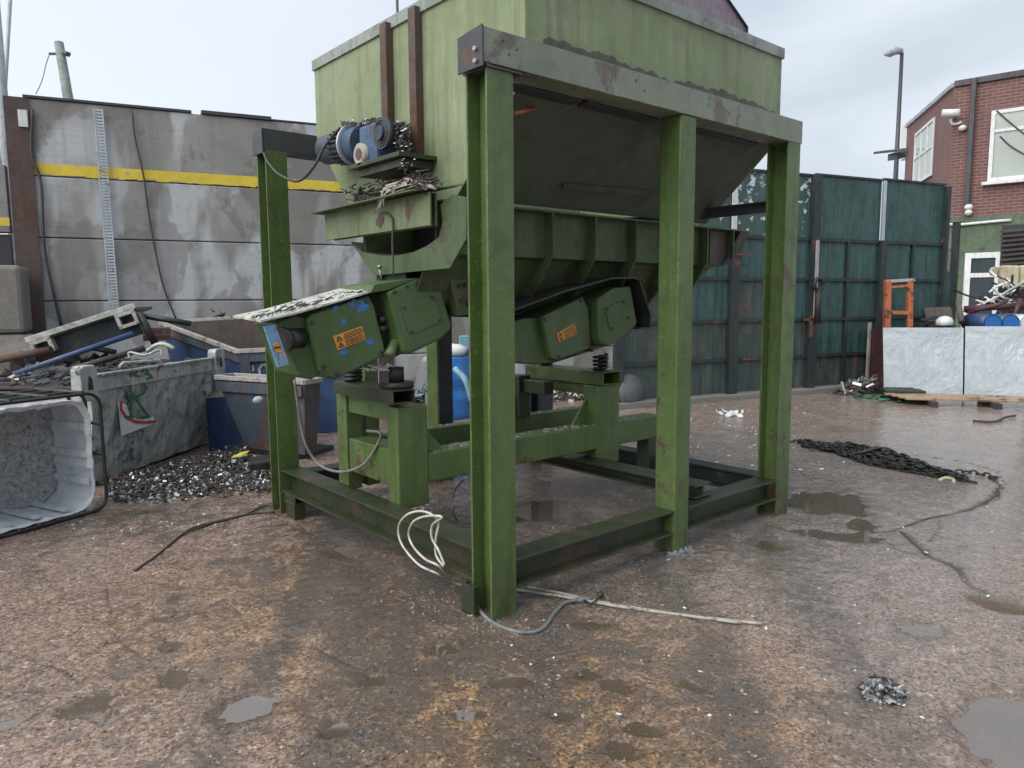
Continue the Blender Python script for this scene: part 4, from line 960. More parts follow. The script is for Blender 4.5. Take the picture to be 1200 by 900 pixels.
# perforated cable tray
ct = MB(); a = onW(115, 128, -.05); b_ = onW(134, 362, -.05); d = b_-a; L_ = np.linalg.norm(d); d /= L_; sd_ = DW-d*(DW@d); sd_ /= np.linalg.norm(sd_)
for s_ in (-.055, .043): ct.obox(a+sd_*s_, d*L_, sd_*.012, -NW*.02)
for k in range(64): ct.obox(a+sd_*-.043+d*(L_*k/64), d*L_/64*.55, sd_*.086, -NW*.006)
tag(ct.build('cable_tray', 'galv', rootloc=tuple(WP(-.4, 2.5))), 'galvanised perforated cable tray running down the concrete wall', 'cable tray')
m = MB(); m.obox(onW(115, 128, -.02), (onW(134, 362, -.02)-onW(115, 128, -.02)), sd_*.01, NW*.015); 
for pts, r_, mat, lb in (((( 155, 129), (158, 160), (168, 205), (176, 260), (190, 330), (207, 376)), .012, 'cablek', 'dark cable hanging down the concrete wall right of the cable tray'),
                     (((38, 128), (37, 180), (48, 215), (52, 290), (62, 340), (72, 382)), .018, 'cablek', 'dark cable hanging down the wall next to the rusty column')):
    m = MB(); m.tube(smooth_path([onW(*q, -.04) for q in pts]), r_, 7)
    tag(m.build('wall_cable', mat, rootloc=tuple(onW(*pts[0]))), lb, 'cable')
# poles above the wall
p0 = thing('utility_pole', tuple(dep(82, 125, 19)), 'short weathered utility pole with a bracket rising behind the concrete wall', 'pole')
m = MB(); a = dep(69, 50, 19); b_ = dep(84, 140, 19); dd = (b_-a)/np.linalg.norm(b_-a); m.tube([a, b_, b_+dd*3.6], [.11, .13, .14], 12); m.build('shaft', 'pole', p0)
m = MB(); m.tube([dep(58, 63, 19), dep(82, 63, 18.9)], .035, 8); m.cyl(dep(75, 62, 18.8), dep(81, 64, 18.8), .06, 8); m.build('bracket', 'plate', p0)
m = MB(); m.tube(smooth_path([dep(58, 63, 19), dep(54, 75, 19), dep(49, 95, 19), dep(42, 110, 19)]), .014, 6); m.build('wire', 'polel', p0)
m = MB(); a = dep(13, -20, 14); b_ = dep(5, 118, 14); m.tube([a, b_, b_+(b_-a)*2.2], .035, 8); tag(m.build('mast', 'polel', rootloc=tuple(b_)), 'slim dark mast standing behind the left end of the wall', 'mast')
m = MB(); a = dep(-8, -10, 13); b_ = dep(3, 118, 13); m.tube([a, b_, b_+(b_-a)*2.2], .09, 10); tag(m.build('lighting_column', 'polel', rootloc=tuple(b_)), 'thick pale lighting column cut by the left picture edge', 'pole')
m = MB(); a = dep(465, -20, 15); b_ = dep(466, 30, 15); m.tube([a, b_, b_+(b_-a)*14], .03, 8); tag(m.build('mast', 'plate', rootloc=tuple(b_)), 'thin dark mast top showing above the hopper rim', 'mast')

# ================================================================== SKIPS, BIN, TUB, SCRAP on the left
def loft(mb, bot, top, th=.0):
    k = len(bot); mb.addv(list(bot)+list(top), [(i, (i+1) % k, k+(i+1) % k, k+i) for i in range(k)])
def shell(parent, top, bot, th, mat_o, mat_i, nm='body'):
    """open topped container: outer wall, inner wall, floor"""
    top = [np.array(p, float) for p in top]; bot = [np.array(p, float) for p in bot]; ct_ = sum(top)/4; cb = sum(bot)/4
    ti = [p+(ct_-p)/np.linalg.norm(ct_-p)*th*1.4 for p in top]; bi = [p+(cb-p)/np.linalg.norm(cb-p)*th*1.4+np.array([0, 0, th]) for p in bot]
    m = MB(); m.addv(bot+top, [(0, 1, 5, 4), (1, 2, 6, 5), (2, 3, 7, 6), (3, 0, 4, 7), (3, 2, 1, 0)]); o = m.build(nm, mat_o, parent)
    m = MB(); m.addv(bi+ti, [(4, 5, 1, 0), (5, 6, 2, 1), (6, 7, 3, 2), (7, 4, 0, 3), (0, 1, 2, 3)]); i_ = m.build('inner_lining', mat_i, parent)
    return o, i_
def rimbar(parent, top, w_, h_, mat, nm='rim', idx=None):
    m = MB(); k = len(top); c = sum(np.array(p) for p in top)/k
    for i in (idx if idx is not None else range(k)):
        a = np.array(top[i]); b_ = np.array(top[(i+1) % k]); t = (b_-a); L_ = np.linalg.norm(t); t /= L_
        up = np.array([0, 0, 1.]); out = np.cross(t, up); out /= np.linalg.norm(out)
        if out@((a+b_)/2-c) < 0: out = -out
        m.obox(a-t*w_*.3-out*.01-up*h_*.6, t*(L_+w_*.6), out*w_, up*h_)
    return m.build(nm, mat, parent, .004)
# blue skip behind
N_ = dep(279, 411, 8.3); Lf = dep(190, 378, 9.35); t = dep(338, 408, 8.25)-N_; t /= np.linalg.norm(t)
Rt = N_+t*1.35; Bk = Lf+t*1.35; Bk[2] += .02
top = [Lf, N_, Rt, Bk]; cc = sum(top)/4; inw = lambda p, k: np.array([p[0]+(cc[0]-p[0])*k, p[1]+(cc[1]-p[1])*k, 0.02])
bk_ = [Lf*1, N_*1, Rt*1, Bk*1]
bot = [inw(p, .16) for p in top]
sk = thing('skip', tuple(inw(cc, 0)), 'deep blue open steel skip with number 20 standing against the concrete wall', 'skip')
shell(sk, top, bot, .05, 'blue', 'skipin'); rimbar(sk, top, .05, .05, 'rim')
rimbar(sk, [Lf-np.array([0, 0, .05]), N_-np.array([0, 0, .05]), Rt-np.array([0, 0, .05]), Bk-np.array([0, 0, .05])], .03, .14, 'blue2', 'rim_band', [0, 1])
# painted 20
nrm = np.cross(bot[1]-N_, t); nrm /= np.linalg.norm(nrm)
if nrm@(CAM-N_) < 0: nrm = -nrm
def onPlane(px, py, P0, nv):
    d = ray(px, py); return CAM+d*(nv@(P0-CAM))/(nv@d)
m = MB()
stroke(m, [onPlane(*q, N_, nrm) for q in ((289, 435), (291, 430), (296, 429), (297, 433), (292, 438), (289, 441), (298, 440))], .03, nrm, .006)
m.build('number', 'chalk', sk); m = MB()
stroke(m, [onPlane(*q, N_, nrm) for q in ((308, 427), (304, 432), (305, 440), (311, 442), (315, 437), (314, 428), (308, 427))], .03, nrm, .006)
m.build('number', 'chalk', sk)
m = MB(); q = N_+t*.02; m.obox(q+nrm*.0, t*.12, nrm*.03, (bot[1]-N_)*.9); m.build('corner_stiffener', 'blue2', sk)
# dark twist of scrap on its far rim
m = MB(); rr = random.Random(3)
for k in range(9):
    a = dep(253+rr.gauss(0, 4), 372+rr.gauss(0, 3), 9.3); m.tube([a, a+np.array([rr.uniform(-.1, .1), rr.uniform(-.1, .1), rr.uniform(-.02, .1)])], .012, 4)
tag(m.build('scrap_strip', 'soot', rootloc=tuple(dep(253, 375, 9.3))), 'dark twisted scrap caught on the far rim of the blue skip', 'scrap')
# rusty skip in front
A_ = dep(253, 441, 7.3); B_ = dep(392, 450, 6.62); A_[2] = B_[2] = .5*(A_[2]+B_[2])
t2 = (B_-A_); t2 /= np.linalg.norm(t2); bk2 = np.array([-t2[1], t2[0], 0]); bk2 = bk2 if bk2@(A_-CAM) > 0 else -bk2
B2 = A_+t2*1.15
top = [A_, B2, B2+bk2*.22, A_+bk2*.22]; b0 = G(288, 532); 
bot = [np.array([A_[0], A_[1], 0])+t2*.28+bk2*.08, np.array([B2[0], B2[1], 0])-t2*.1+bk2*.08, np.array([B2[0], B2[1], 0])-t2*.1+bk2*.24, np.array([A_[0], A_[1], 0])+t2*.28+bk2*.24]
for p in bot: p[2] = .06
sk2 = thing('skip', tuple(bot[0]), 'low rusty blue skip with pale lip behind the far left column', 'skip')
shell(sk2, top, bot, .03, 'blue2', 'skipin'); rimbar(sk2, top, .03, .045, 'rim')
m = MB(); m.obox(A_-np.array([0, 0, .14])-bk2*.012, t2*1.12, bk2*.01, (0, 0, .10)); m.build('rim_band', 'blue2', sk2)
m = MB(); q = dep(303, 469, 6.95); m.ellipsoid(q, .06, .04, .04, 8, 5); tag(m.build('lug', 'chalk', sk2))
m = MB(); m.obox(bot[0]-np.array([0, 0, .06]), (bot[1]-bot[0])*.9, bk2*.5, (0, 0, .055)); m.build('skid', 'navy', sk2)
# navy wedge between bin and rusty skip : tipped bin side
P = [dep(241, 467, 7.5), dep(271, 465, 7.45), dep(292, 540, 7.35), dep(246, 540, 7.45)]
m = MB(); m.prism(P, tuple(bk2*.5)); o = m.build('small_bin', paint('navy_plastic', (.006, .018, .06), (.01, .025, .08), rust=0, rough=.35), rootloc=tuple(G(262, 530)))
tag(o, 'plain dark navy bin squeezed between the graffitied grey bin and the rusty skip', 'bin')
m = MB(); m.prism([P[0]+np.array([0, 0, .005]), P[1]+np.array([0, 0, .005]), P[1]+np.array([0, .1, .06]), P[0]+np.array([.1, .1, .05])], (0, .02, 0)); m.build('torn_flap', 'board', o)
# grey bin with graffiti
g1 = G(130, 564); g2 = G(246, 521); ux = (g2-g1)/np.linalg.norm(g2-g1); uy = np.array([-ux[1], ux[0], 0]); uy = uy if uy@(g1-CAM) > 0 else -uy
o0 = g1-ux*.32; Lb = np.linalg.norm(g2-g1)+.32
gb = thing('waste_bin', tuple(o0+ux*Lb/2), 'battered grey steel bin with green graffiti letter R and torn red and white label', 'bin')
zt = .96
def BP(s_, z, back=0.): q = o0+ux*s_+uy*back; return np.array([q[0], q[1], z])
lean = lambda z: -.10*(z/zt)
prof_ = [(0, .03), (-.02, .12), (-.05, .35), (-.08, .62), (-.1, .80)]
m = MB(); P = []
cols = 14
for (b_, z) in prof_+[(1.0, .80), (1.0, .03)]:
    row = [BP((.03 if z > .5 else .07)+(Lb-.1)*c/(cols-1), z, b_+(.018*math.sin(c*2.3+z*9) if b_ < .5 else 0)) for c in range(cols)]
    P += row
R_ = len(prof_)+2; F = []
for i in range(R_):
    for c in range(cols-1): F.append((i*cols+c, i*cols+c+1, ((i+1) % R_)*cols+c+1, ((i+1) % R_)*cols+c))
F.append(tuple(i*cols for i in range(R_))); F.append(tuple(i*cols+cols-1 for i in range(R_))[::-1])
m.addv(P, F); m.build('body', 'binp', gb)
m = MB(); m.obox(BP(-.02, .80, -.12), ux*(Lb+.02), uy*.03, (0, 0, .13)); m.obox(BP(-.02, .92, -.14), ux*(Lb+.02), uy*.05, (0, 0, .02)); m.build('rim_band', 'binp', gb, .004)
m = MB(); m.obox(BP(.0, .82, -.08), ux*Lb, uy*1.05, (0, 0, .015)); m.build('load_surface', 'soot', gb)
m = MB(); rr = random.Random(41)
for k in range(420):
    q = BP(rr.uniform(.03, Lb-.05), .83+rr.uniform(0, .07), rr.uniform(-.02, .95)); s_ = rr.uniform(.015, .07); m.obox(q, (s_*rr.uniform(-1, 1), s_, s_*rr.uniform(-.3, .5)), (s_, s_*rr.uniform(-1, 1), s_*rr.uniform(-.3, .3)), (0, 0, s_*.25))
tag(m.build('load_rubbish', 'plate', gb), kind='stuff')
for s_ in (-.16, Lb-.08):
    m = MB(); z0_, z1_ = .74, 1.02
    m.prism([BP(s_, z0_, -.16), BP(s_+.19, z0_, -.16), BP(s_+.19, z1_-.03, -.16), BP(s_+.16, z1_, -.16), BP(s_+.03, z1_, -.16), BP(s_, z1_-.03, -.16)], tuple(uy*.09)); ear = m.build('lifting_ear', 'binp', gb, .008)
    m = MB(); m.prism([BP(s_+.07, z0_+.09, -.163), BP(s_+.13, z0_+.09, -.163), BP(s_+.12, z0_+.18, -.163), BP(s_+.085, z0_+.20, -.163)], tuple(uy*.004)); m.build('slot', 'ink', ear)
m = MB(); m.tube([BP(Lb*.2, .97, -.1), BP(Lb*.23, 1.0, -.1), BP(Lb*.5, .98, -.1), BP(Lb*.52, .94, -.1)], .012, 6); m.build('handle', 'bright', gb)
def onB(px, py, back): d = ray(px, py); P0 = BP(0, 0, back); return CAM+d*(uy@(P0-CAM))/(uy@d)
m = MB(); fn = -uy
def bs(pts, w_, back=-.115): stroke(m, [onB(*q, back) for q in pts], w_, fn, .003)
bs([(153, 448), (153, 470), (153, 488)], .026); bs([(153, 448), (160, 446), (168, 448), (171, 454), (168, 461), (161, 465), (154, 467)], .024); bs([(159, 467), (166, 478), (174, 488)], .028); bs([(148, 489), (157, 488)], .02); bs([(168, 489), (175, 488)], .024)
m.build('graffiti', 'graf', gb); m = MB()
bs([(153, 441), (153, 434), (154, 433), (160, 433), (160, 437), (154, 438), (163, 441)], .015, -.124); bs([(166, 435), (172, 433), (174, 436), (170, 438), (176, 439), (178, 442), (172, 444)], .015, -.124)
m.build('graffiti', 'graf', gb)
m = MB(); m.prism([onB(*q, -.109) for q in ((138, 470), (148, 474), (152, 489), (165, 492), (180, 488), (181, 496), (160, 504), (142, 511))], tuple(-uy*.002)); lab = m.build('torn_label', 'white', gb)
m = MB(); bs([(142, 471), (142, 480), (147, 488), (158, 494), (170, 495), (182, 494)], .025, -.114); m.build('red_swoosh', 'redp', lab)
# big plastic tub in a tube cage lying on its side ------------------------------
h1 = G(0, 632); h2 = G(124, 598); vx = (h2-h1)/np.linalg.norm(h2-h1); vy = np.array([-vx[1], vx[0], 0]); vy = vy if vy@(h1-CAM) > 0 else -vy
org = h2.copy(); tub = thing('bulk_container', tuple(org-vx*.6), 'white plastic bulk tank cut open and lying on its side in a black tube cage', 'container')
def TP(s_, z, back=0.): q = org-vx*s_+vy*back; return np.array([q[0], q[1], z])
LT, HT, DT = 1.35, .86, .52
def rrect(s0, s1, z0, z1, r_, back, k=6):
    out = []
    for cx, cz, a0 in ((s1-r_, z1-r_, 0), (s0+r_, z1-r_, 90), (s0+r_, z0+r_, 180), (s1-r_, z0+r_, 270)):
        for i in range(k+1):
            a = math.radians(a0+90*i/k); out.append(TP(cx+r_*math.cos(a), cz+r_*math.sin(a), back))
    return out
def wavy(ring, amp, ph):
    c = sum(ring)/len(ring); return [p+(c-p)/np.linalg.norm(c-p)*amp*(.5+.5*math.sin(i*1.45+ph)) for i, p in enumerate(ring)]
def dens(ring, k=5):
    out = []
    for i in range(len(ring)):
        a, b_ = ring[i], ring[(i+1) % len(ring)]; L_ = np.linalg.norm(b_-a); m_ = max(1, int(L_/.03))
        out += [a+(b_-a)*j/m_ for j in range(m_)]
    return out
m = MB()
def ring_at(back, inset):
    r0 = dens(rrect(.05+inset, LT+inset*0, .03+inset, HT-.03-inset, .14, back)); return r0
base = dens(rrect(.05, LT, .03, HT-.03, .14, .05)); c = sum(base)/len(base)
rings = []
nb = 12
for j in range(nb+1):
    back = .03+(DT-.1)*j/nb; ring = []
    for i, p in enumerate(base):
        d = c-p; dl = np.linalg.norm(d)
        # corrugation ribs running front to back
        along = p@vx if abs((p-c)[2]) > HT*.35 else p[2]*1.0
        rib = .016*(1 if math.sin(along*2*math.pi/.27) > .75 else 0) if j > 0 else 0
        ring.append(p+d/dl*(rib*(1 if 0 < j else 0)+.02*j/nb+(.004 if j == 0 else 0)*math.sin(i*1.3))+vy*(back-.05)*1.0)
    rings.append(ring)
K = len(base); P = [p for r_ in rings for p in r_]; F = [(j*K+i, j*K+(i+1) % K, (j+1)*K+(i+1) % K, (j+1)*K+i) for j in range(nb) for i in range(K)]
m.addv(P, F, True); inn = m.build('tub_wall', 'tub', tub)
md = inn.modifiers.new('solid', 'SOLIDIFY'); md.thickness = .006; md.offset = 0
m = MB(); m.addv(rings[-1], [tuple(range(K))]); m.build('tub_base', 'tubin', tub)
for k_, z_ in enumerate((.20, .40, .60)):
    m = MB(); m.obox(TP(.068, z_, .06), -vx*.012, vy*.40, (0, 0, .05)); m.build('wall_rib', 'white', tub)
for s_ in (.22, .42, .62, .82, 1.02):
    m = MB(); m.obox(TP(s_, .052, .06), -vx*.05, vy*.40, (0, 0, .018)); m.build('floor_rib', 'tub', tub)
# frayed cut edge
m = MB(); rr = random.Random(12); e0 = rings[0]
for i in range(0, K, 1):
    a, b_ = e0[i], e0[(i+1) % K]; wd = .03+.012*math.sin(i*.22)+rr.uniform(0, .004); d = (c-a)/np.linalg.norm(c-a)
    if (a-c)[2] > -.1: m.addv([a, b_, b_+d*wd+vy*.03, a+d*wd+vy*.03], [(0, 1, 2, 3)])
o = m.build('cut_lip', 'white', tub); md = o.modifiers.new('solid', 'SOLIDIFY'); md.thickness = .005
# water/dirt on the tub's lower side
# tube cage
def cage(ring_back, ins=0.):
    r0 = rrect(-.0+ins, LT+.06, .0+ins+.02, HT+.01, .10, ring_back); m = MB(); m.tube(r0, .012, 8, True); return m.build('cage_tube', 'black', tub)
cage(-.02); cage(.16, -.01); cage(.34, -.01); cage(DT, .0)
for z in (.2, .42, .64):
    m = MB(); m.tube([TP(.0, z, -.02), TP(.0, z, DT)], .012, 6); m.build('cage_tube', 'black', tub)
for s_ in (.12, .36, .6, .84, 1.08):
    m = MB(); m.tube([TP(s_, HT+.02, -.02), TP(s_, HT+.02, DT)], .012, 6); m.build('cage_tube', 'black', tub)
for k in range(9):
    m = MB(); q = TP(.1+.13*k, .03, -.03); m.ellipsoid(q, .02, .015, .018, 8, 5); m.build('clip', 'black', tub)
# steel stillage tilted on the scrap
ds = 7.4
P0 = dep(31, 402, ds); P1 = dep(159, 361, ds+.25); tv = P1-P0; Ls = np.linalg.norm(tv); tv /= Ls
bv = np.array([-tv[1], tv[0], 0]); bv /= np.linalg.norm(bv); bv = bv if bv@(P0-CAM) > 0 else -bv; upv = np.cross(tv, bv); upv = upv if upv[2] > 0 else -upv
st = thing('steel_stillage', tuple(P0+tv*Ls/2), 'tilted dark steel stillage with white scuffed edge and square white feet on the scrap', 'stillage')
m = MB(); m.obox(P0, tv*Ls, bv*.05, upv*.055); m.build('top_edge', 'bright', st, .004)
m = MB(); m.obox(P0+bv*.03-upv*.02, tv*Ls, bv*.9, upv*.03); m.build('deck', 'navy', st)
m = MB(); m.obox(P0-upv*.27+bv*.12+tv*.05, tv*(Ls-.1), bv*.04, upv*.26); m.build('apron', 'navy', st)
for s_ in (.02, Ls-.22):
    q = P0+tv*s_-upv*.16-bv*.02; m = MB(); w_ = .035
    for a, b_ in (((0, 0), (.2, w_)), ((0, .12), (.2, w_)), ((0, 0), (w_, .15)), ((.165, 0), (w_, .15))):
        m.obox(q+tv*a[0]+upv*a[1], tv*b_[0], bv*.14, upv*b_[1])
    m.build('square_foot', 'bright', st, .003)
for s_, z_ in ((.2, -.28), (1.0, -.25)):
    m = MB(); m.tube([P0+tv*s_-upv*.05+bv*.2, P0+tv*(s_+.5)+upv*z_*1.3+bv*.1], .03, 8); m.build('strut', 'navy', st)
m = MB(); m.tube([P0+tv*Ls-upv*.05+bv*.05, P0+tv*(Ls+.03)-upv*.42+bv*.05], .04, 6); m.build('strut', 'black', st)
# blue tube and other scrap bars
for a, b_, r_, mat, lb in (((-5, 446, 7.0), (156, 391, 7.3), .028, 'blue', 'long blue tube leaning across the scrap below the stillage'), ((60, 440, 6.9), (170, 408, 7.3), .03, 'soot', 'dark bent bar lying above the grey bin'),
                      ((0, 470, 6.8), (90, 445, 6.9), .025, 'black', 'short black bar behind the bulk container'), ((-10, 423, 7.4), (60, 410, 7.4), .04, 'rust', 'rusty rail at the left edge under the stillage')):
    m = MB(); m.cyl(dep(*a), dep(*b_), r_, 10); tag(m.build('scrap_bar', mat, rootloc=tuple(dep(*a))), lb, 'bar')
m = MB(); q = [dep(0, 398, 8.2), dep(60, 392, 8.4), dep(75, 400, 8.3), dep(0, 425, 8.0)]; m.prism(q, (0, .1, .02)); tag(m.build('rusty_trough', 'board', rootloc=tuple(q[0])), 'flat brownish steel tray behind the stillage at the left edge', 'tray')
m = MB(); m.tube([dep(12, 441, 6.6), dep(30, 452, 6.5), dep(33, 470, 6.5)], [.03, .055, .06], 10); tag(m.build('plastic_canister', paint('beige_plastic', (.5, .33, .25), (.55, .38, .29), rust=0), rootloc=tuple(dep(25, 450, 6.5))), 'pinkish beige plastic tube end poking out above the container cage', 'tube')
m = MB(); m.box(0, .6, 0, .1, 0, .2); q0 = dep(170, 384, 8.6)
m = MB(); m.obox(dep(168, 400, 8.7), DW*.3, NW*.2, (0, 0, .16)); tag(m.build('brick_lump', 'brick', rootloc=tuple(dep(168, 400, 8.7))), 'reddish brick lump beside the blue skip corner', 'brick')
# heap of scrap supporting all that
def heap(name, label, cat, c0, rx, ry, hz, nflat, seed, mats, size=(.03, .12)):
    rr = random.Random(seed); root = None
    for mi, mat in enumerate(mats):
        m = MB()
        if mi == 0:
            P = []; F = []; gx, gy = 26, 18
            for i in range(gx):
                for j in range(gy):
                    u_ = -1+2*i/(gx-1); v_ = -1+2*j/(gy-1); h_ = max(0, 1-(u_*u_+v_*v_))**.6*hz*(1+.35*math.sin(i*1.7)*math.cos(j*2.1))
                    q = c0+DW*u_*rx+NW*v_*ry; P.append((q[0], q[1], h_-.015))
            F = [(i*gy+j, (i+1)*gy+j, (i+1)*gy+j+1, i*gy+j+1) for i in range(gx-1) for j in range(gy-1)]
            m.addv(P, F)
        for k in range(nflat):
            a = rr.uniform(0, 6.283); q_ = math.sqrt(rr.random()); u_, v_ = q_*math.cos(a), q_*math.sin(a)
            h_ = max(0, 1-q_*q_)**.6*hz; q = c0+DW*u_*rx+NW*v_*ry; q = np.array([q[0], q[1], h_+rr.uniform(-.01, .02)])
            s_ = rr.uniform(*size); e1 = np.array([rr.uniform(-1, 1), rr.uniform(-1, 1), rr.uniform(-.7, .7)]); e1 /= np.linalg.norm(e1); e2 = np.cross(e1, [rr.uniform(-1, 1), rr.uniform(-1, 1), 1.2]); e2 /= np.linalg.norm(e2); e3 = np.cross(e1, e2)
            m.obox(q, e1*s_, e2*s_*rr.uniform(.3, .9), e3*s_*rr.uniform(.05, .4))
        o = m.build(name, mat, root, rootloc=None if root else (c0[0], c0[1], 0))
        if root is None: root = o; tag(o, label, cat, kind='stuff')
        else: tag(o, kind='stuff')
    return root
c_ = G(70, 520); c_ = dep(85, 470, 7.9); c_[2] = 0
heap('scrap_heap', 'dark heap of mixed metal scrap under the tilted stillage', 'scrap heap', c_, 1.5, .8, .78, 260, 5, ['soot', 'plate', 'binp', 'navy'], (.06, .26))
# pale wire loops on top of bin load
m = MB(); m.tube(smooth_path([dep(152, 420, 7.2), dep(152, 413, 7.2), dep(170, 416, 7.2), dep(187, 410, 7.25), dep(190, 417, 7.25)]), .012, 6); m.tube(smooth_path([dep(172, 412, 7.4), dep(184, 404, 7.4), dep(195, 404, 7.4), dep(204, 409, 7.4)]), .022, 6)
tag(m.build('bent_strip', 'bright', rootloc=tuple(dep(175, 412, 7.3))), 'bent white metal strip lying on the load of the grey bin', 'strip')
# swarf and gravel heap on the ground in front
def flakes(name, label, cat, region, counts, seed, hts, size=(.006, .022)):
    rr = random.Random(seed); root = None
    for mat, cnt in counts:
        m = MB()
        for k in range(cnt):
            while True:
                px, py = rr.uniform(130, 330), rr.uniform(520, 592)
                t_ = (px-130)/190; y0_ = 572-48*t_+rr.gauss(0, 2); y1_ = 590-14*t_+rr.gauss(0, 3)
                if t_ > .85: y0_ = 545
                if y0_ < py < y1_: break
            q = G(px, py); v_ = (py-y0_)/(y1_-y0_+1e-6); hgt = hts*max(0, (1-v_))**.8*rr.uniform(.3, 1)
            q = q+np.array([0, 0, hgt+.004]); s_ = rr.uniform(*size)
            e1 = np.array([rr.uniform(-1, 1), rr.uniform(-1, 1), rr.uniform(-.6, .6)]); e1 /= np.linalg.norm(e1); e2 = np.cross(e1, [rr.uniform(-1, 1), rr.uniform(-1, 1), 1]); e2 /= np.linalg.norm(e2); e3 = np.cross(e1, e2)
            m.obox(q, e1*s_, e2*s_*rr.uniform(.3, 1), e3*s_*rr.uniform(.1, .5))
        o = m.build(name, mat, root, rootloc=None if root else tuple(G(220, 560)))
        if root is None: root = o; tag(o, label, cat, kind='stuff')
        else: tag(o, kind='stuff')
flakes('swarf_heap', 'spread of dark metal swarf and pale flakes on the ground in front of the bins', 'swarf', None, [('soot', 3800), ('board', 1500), ('galv', 750), ('white', 170)], 6, .10, (.010, .034))
m = MB(); q = G(282, 548); m.prism([q+np.array(v) for v in ((-.08, 0, .10), (.0, -.05, .11), (.1, .03, .13), (.02, .05, .12))], (0, 0, .01)); tag(m.build('litter_scrap', paint('yellow_litter', (.6, .58, .08), (.65, .6, .1), rust=0), rootloc=tuple(q)), 'small yellow scrap on the swarf by the far left column', 'litter')
m = MB(); q = G(310, 558); m.obox(q+np.array([-.14, 0, .0]), (.3, -.08, 0), (.1, .25, 0), (0, 0, .14)); tag(m.build('black_block', 'black', rootloc=tuple(q), bevel=.02), 'black block lying on the swarf behind the far left column', 'block')
# scattered white flecks over the yard
m = MB(); rr = random.Random(21)
for k in range(330):
    z_ = rr.random()
    if z_ < .45: q = G(rr.gauss(850, 60), rr.uniform(470, 570))
    elif z_ < .6: q = G(rr.uniform(80, 330), rr.uniform(585, 640))
    elif z_ < .75: q = G(rr.gauss(480, 20), rr.gauss(592, 6)); 
    else: q = G(rr.uniform(600, 1180), rr.uniform(480, 850))
    s_ = rr.uniform(.005, .02)*(1.6 if z_ < .45 else .8); a = rr.uniform(0, 6.28); e1 = np.array([math.cos(a), math.sin(a), rr.uniform(-.2, .3)]); e2 = np.array([-math.sin(a), math.cos(a), rr.uniform(-.2, .2)])
    m.obox(q+np.array([0, 0, .006]), e1*s_*rr.uniform(.6, 2), e2*s_*.7, (0, 0, .002))
tag(m.build('paper_flecks', 'white', rootloc=tuple(G(800, 520))), 'small white flecks of litter scattered over the wet yard', 'litter', kind='stuff')
m = MB(); rr = random.Random(22)
for k in range(14):
    q = G(856+rr.gauss(0, 8), 488+rr.gauss(0, 2)); m.obox(q+np.array([0, 0, .01]), (rr.uniform(-.08, .08), .05, .03), (.06, rr.uniform(-.05, .05), .01), (0, 0, .01))
tag(m.build('crumpled_paper', 'white', rootloc=tuple(G(856, 488))), 'crumpled white paper on the ground by the teal fence', 'paper')

# ================================================================== THINGS SEEN THROUGH THE FRAME
def drum(loc, r_, h_, mat, lb, tilt=0, ring='drumk', name='plastic_drum', grp=None):
    t_ = thing(name, tuple(loc), lb, 'drum', grp)
    pr = [(0, 0), (r_*.88, 0), (r_*.95, h_*.04), (r_, h_*.12), (r_, h_*.30), (r_*1.03, h_*.33), (r_, h_*.36), (r_, h_*.46), (r_*.97, h_*.48), (r_, h_*.5), (r_*.97, h_*.52), (r_, h_*.54), (r_, h_*.63), (r_*1.03, h_*.66), (r_, h_*.69), (r_*.98, h_*.88), (r_*.85, h_*.96), (r_*.86, h_), (r_*.80, h_), (r_*.80, h_*.97), (0, h_*.96)]
    m = MB(); m.lathe(loc, pr, 28); b_ = m.build('barrel', mat, t_)
    m = MB(); m.lathe(np.array(loc)+np.array([r_*.4, 0, h_*.96]), [(0, .03), (.035, .03), (.035, 0)], 10); m.build('bung', ring, b_)
    return t_
q = G(531, 489); drum(q, .26, .80, 'drum', 'bright blue plastic drum behind the frame next to the pedestal')
m = MB(); rr = random.Random(6); q = G(531, 489)
m.ellipsoid(q+np.array([0, 0, .86]), .22, .2, .10, 12, 6); hb = m.build('sack', 'white', rootloc=tuple(q+np.array([0, 0, .86]))); tag(hb, 'white sack slumped on top of the blue drum', 'sack')
m = MB(); m.tube(smooth_path([dep(533, 432, 8.0), dep(545, 445, 7.9), dep(551, 462, 7.9), dep(553, 470, 7.9)]), .035, 6); m.build('strap', 'cyan', hb)
jb = [((505, 440), (532, 428), 9.5, 'cyan', 'pale blue shredded sacking hanging off the junk table'), ((538, 396), (556, 410), 9.5, 'cyan', 'blue plastic crate on the junk table'), ((527, 412), (548, 422), 9.4, 'drumk', 'dark blue box on the junk table'), ((536, 426), (551, 436), 9.4, 'maroon', 'maroon box under the junk table')]
for (x0, y0), (x1, y1), d_, mat, lb in jb:
    a = dep(min(x0, x1), max(y0, y1), d_); b_ = dep(max(x0, x1), max(y0, y1), d_); h_ = abs(y1-y0)*d_/FOC
    m = MB(); v_ = b_-a; bk3 = np.array([-v_[1], v_[0], 0]); bk3 /= np.linalg.norm(bk3); m.obox(a, v_, bk3*.3, (0, 0, h_)); 
    m.obox(a+np.array([0, 0, h_]), v_*1.03, bk3*.31, (0, 0, .02)); tag(m.build('crate', mat, rootloc=tuple(a), bevel=.015), lb, 'crate')
tbt = thing('work_table', tuple(G(540, 470)), 'makeshift table with white edge behind the blue drum', 'table')
a = dep(495, 424, 9.6); b_ = dep(610, 426, 9.6); v_ = b_-a; bk3 = np.array([-v_[1], v_[0], 0]); bk3 /= np.linalg.norm(bk3)
m = MB(); m.obox(a, v_, bk3*.7, (0, 0, .04)); m.build('tabletop', 'bright', tbt)
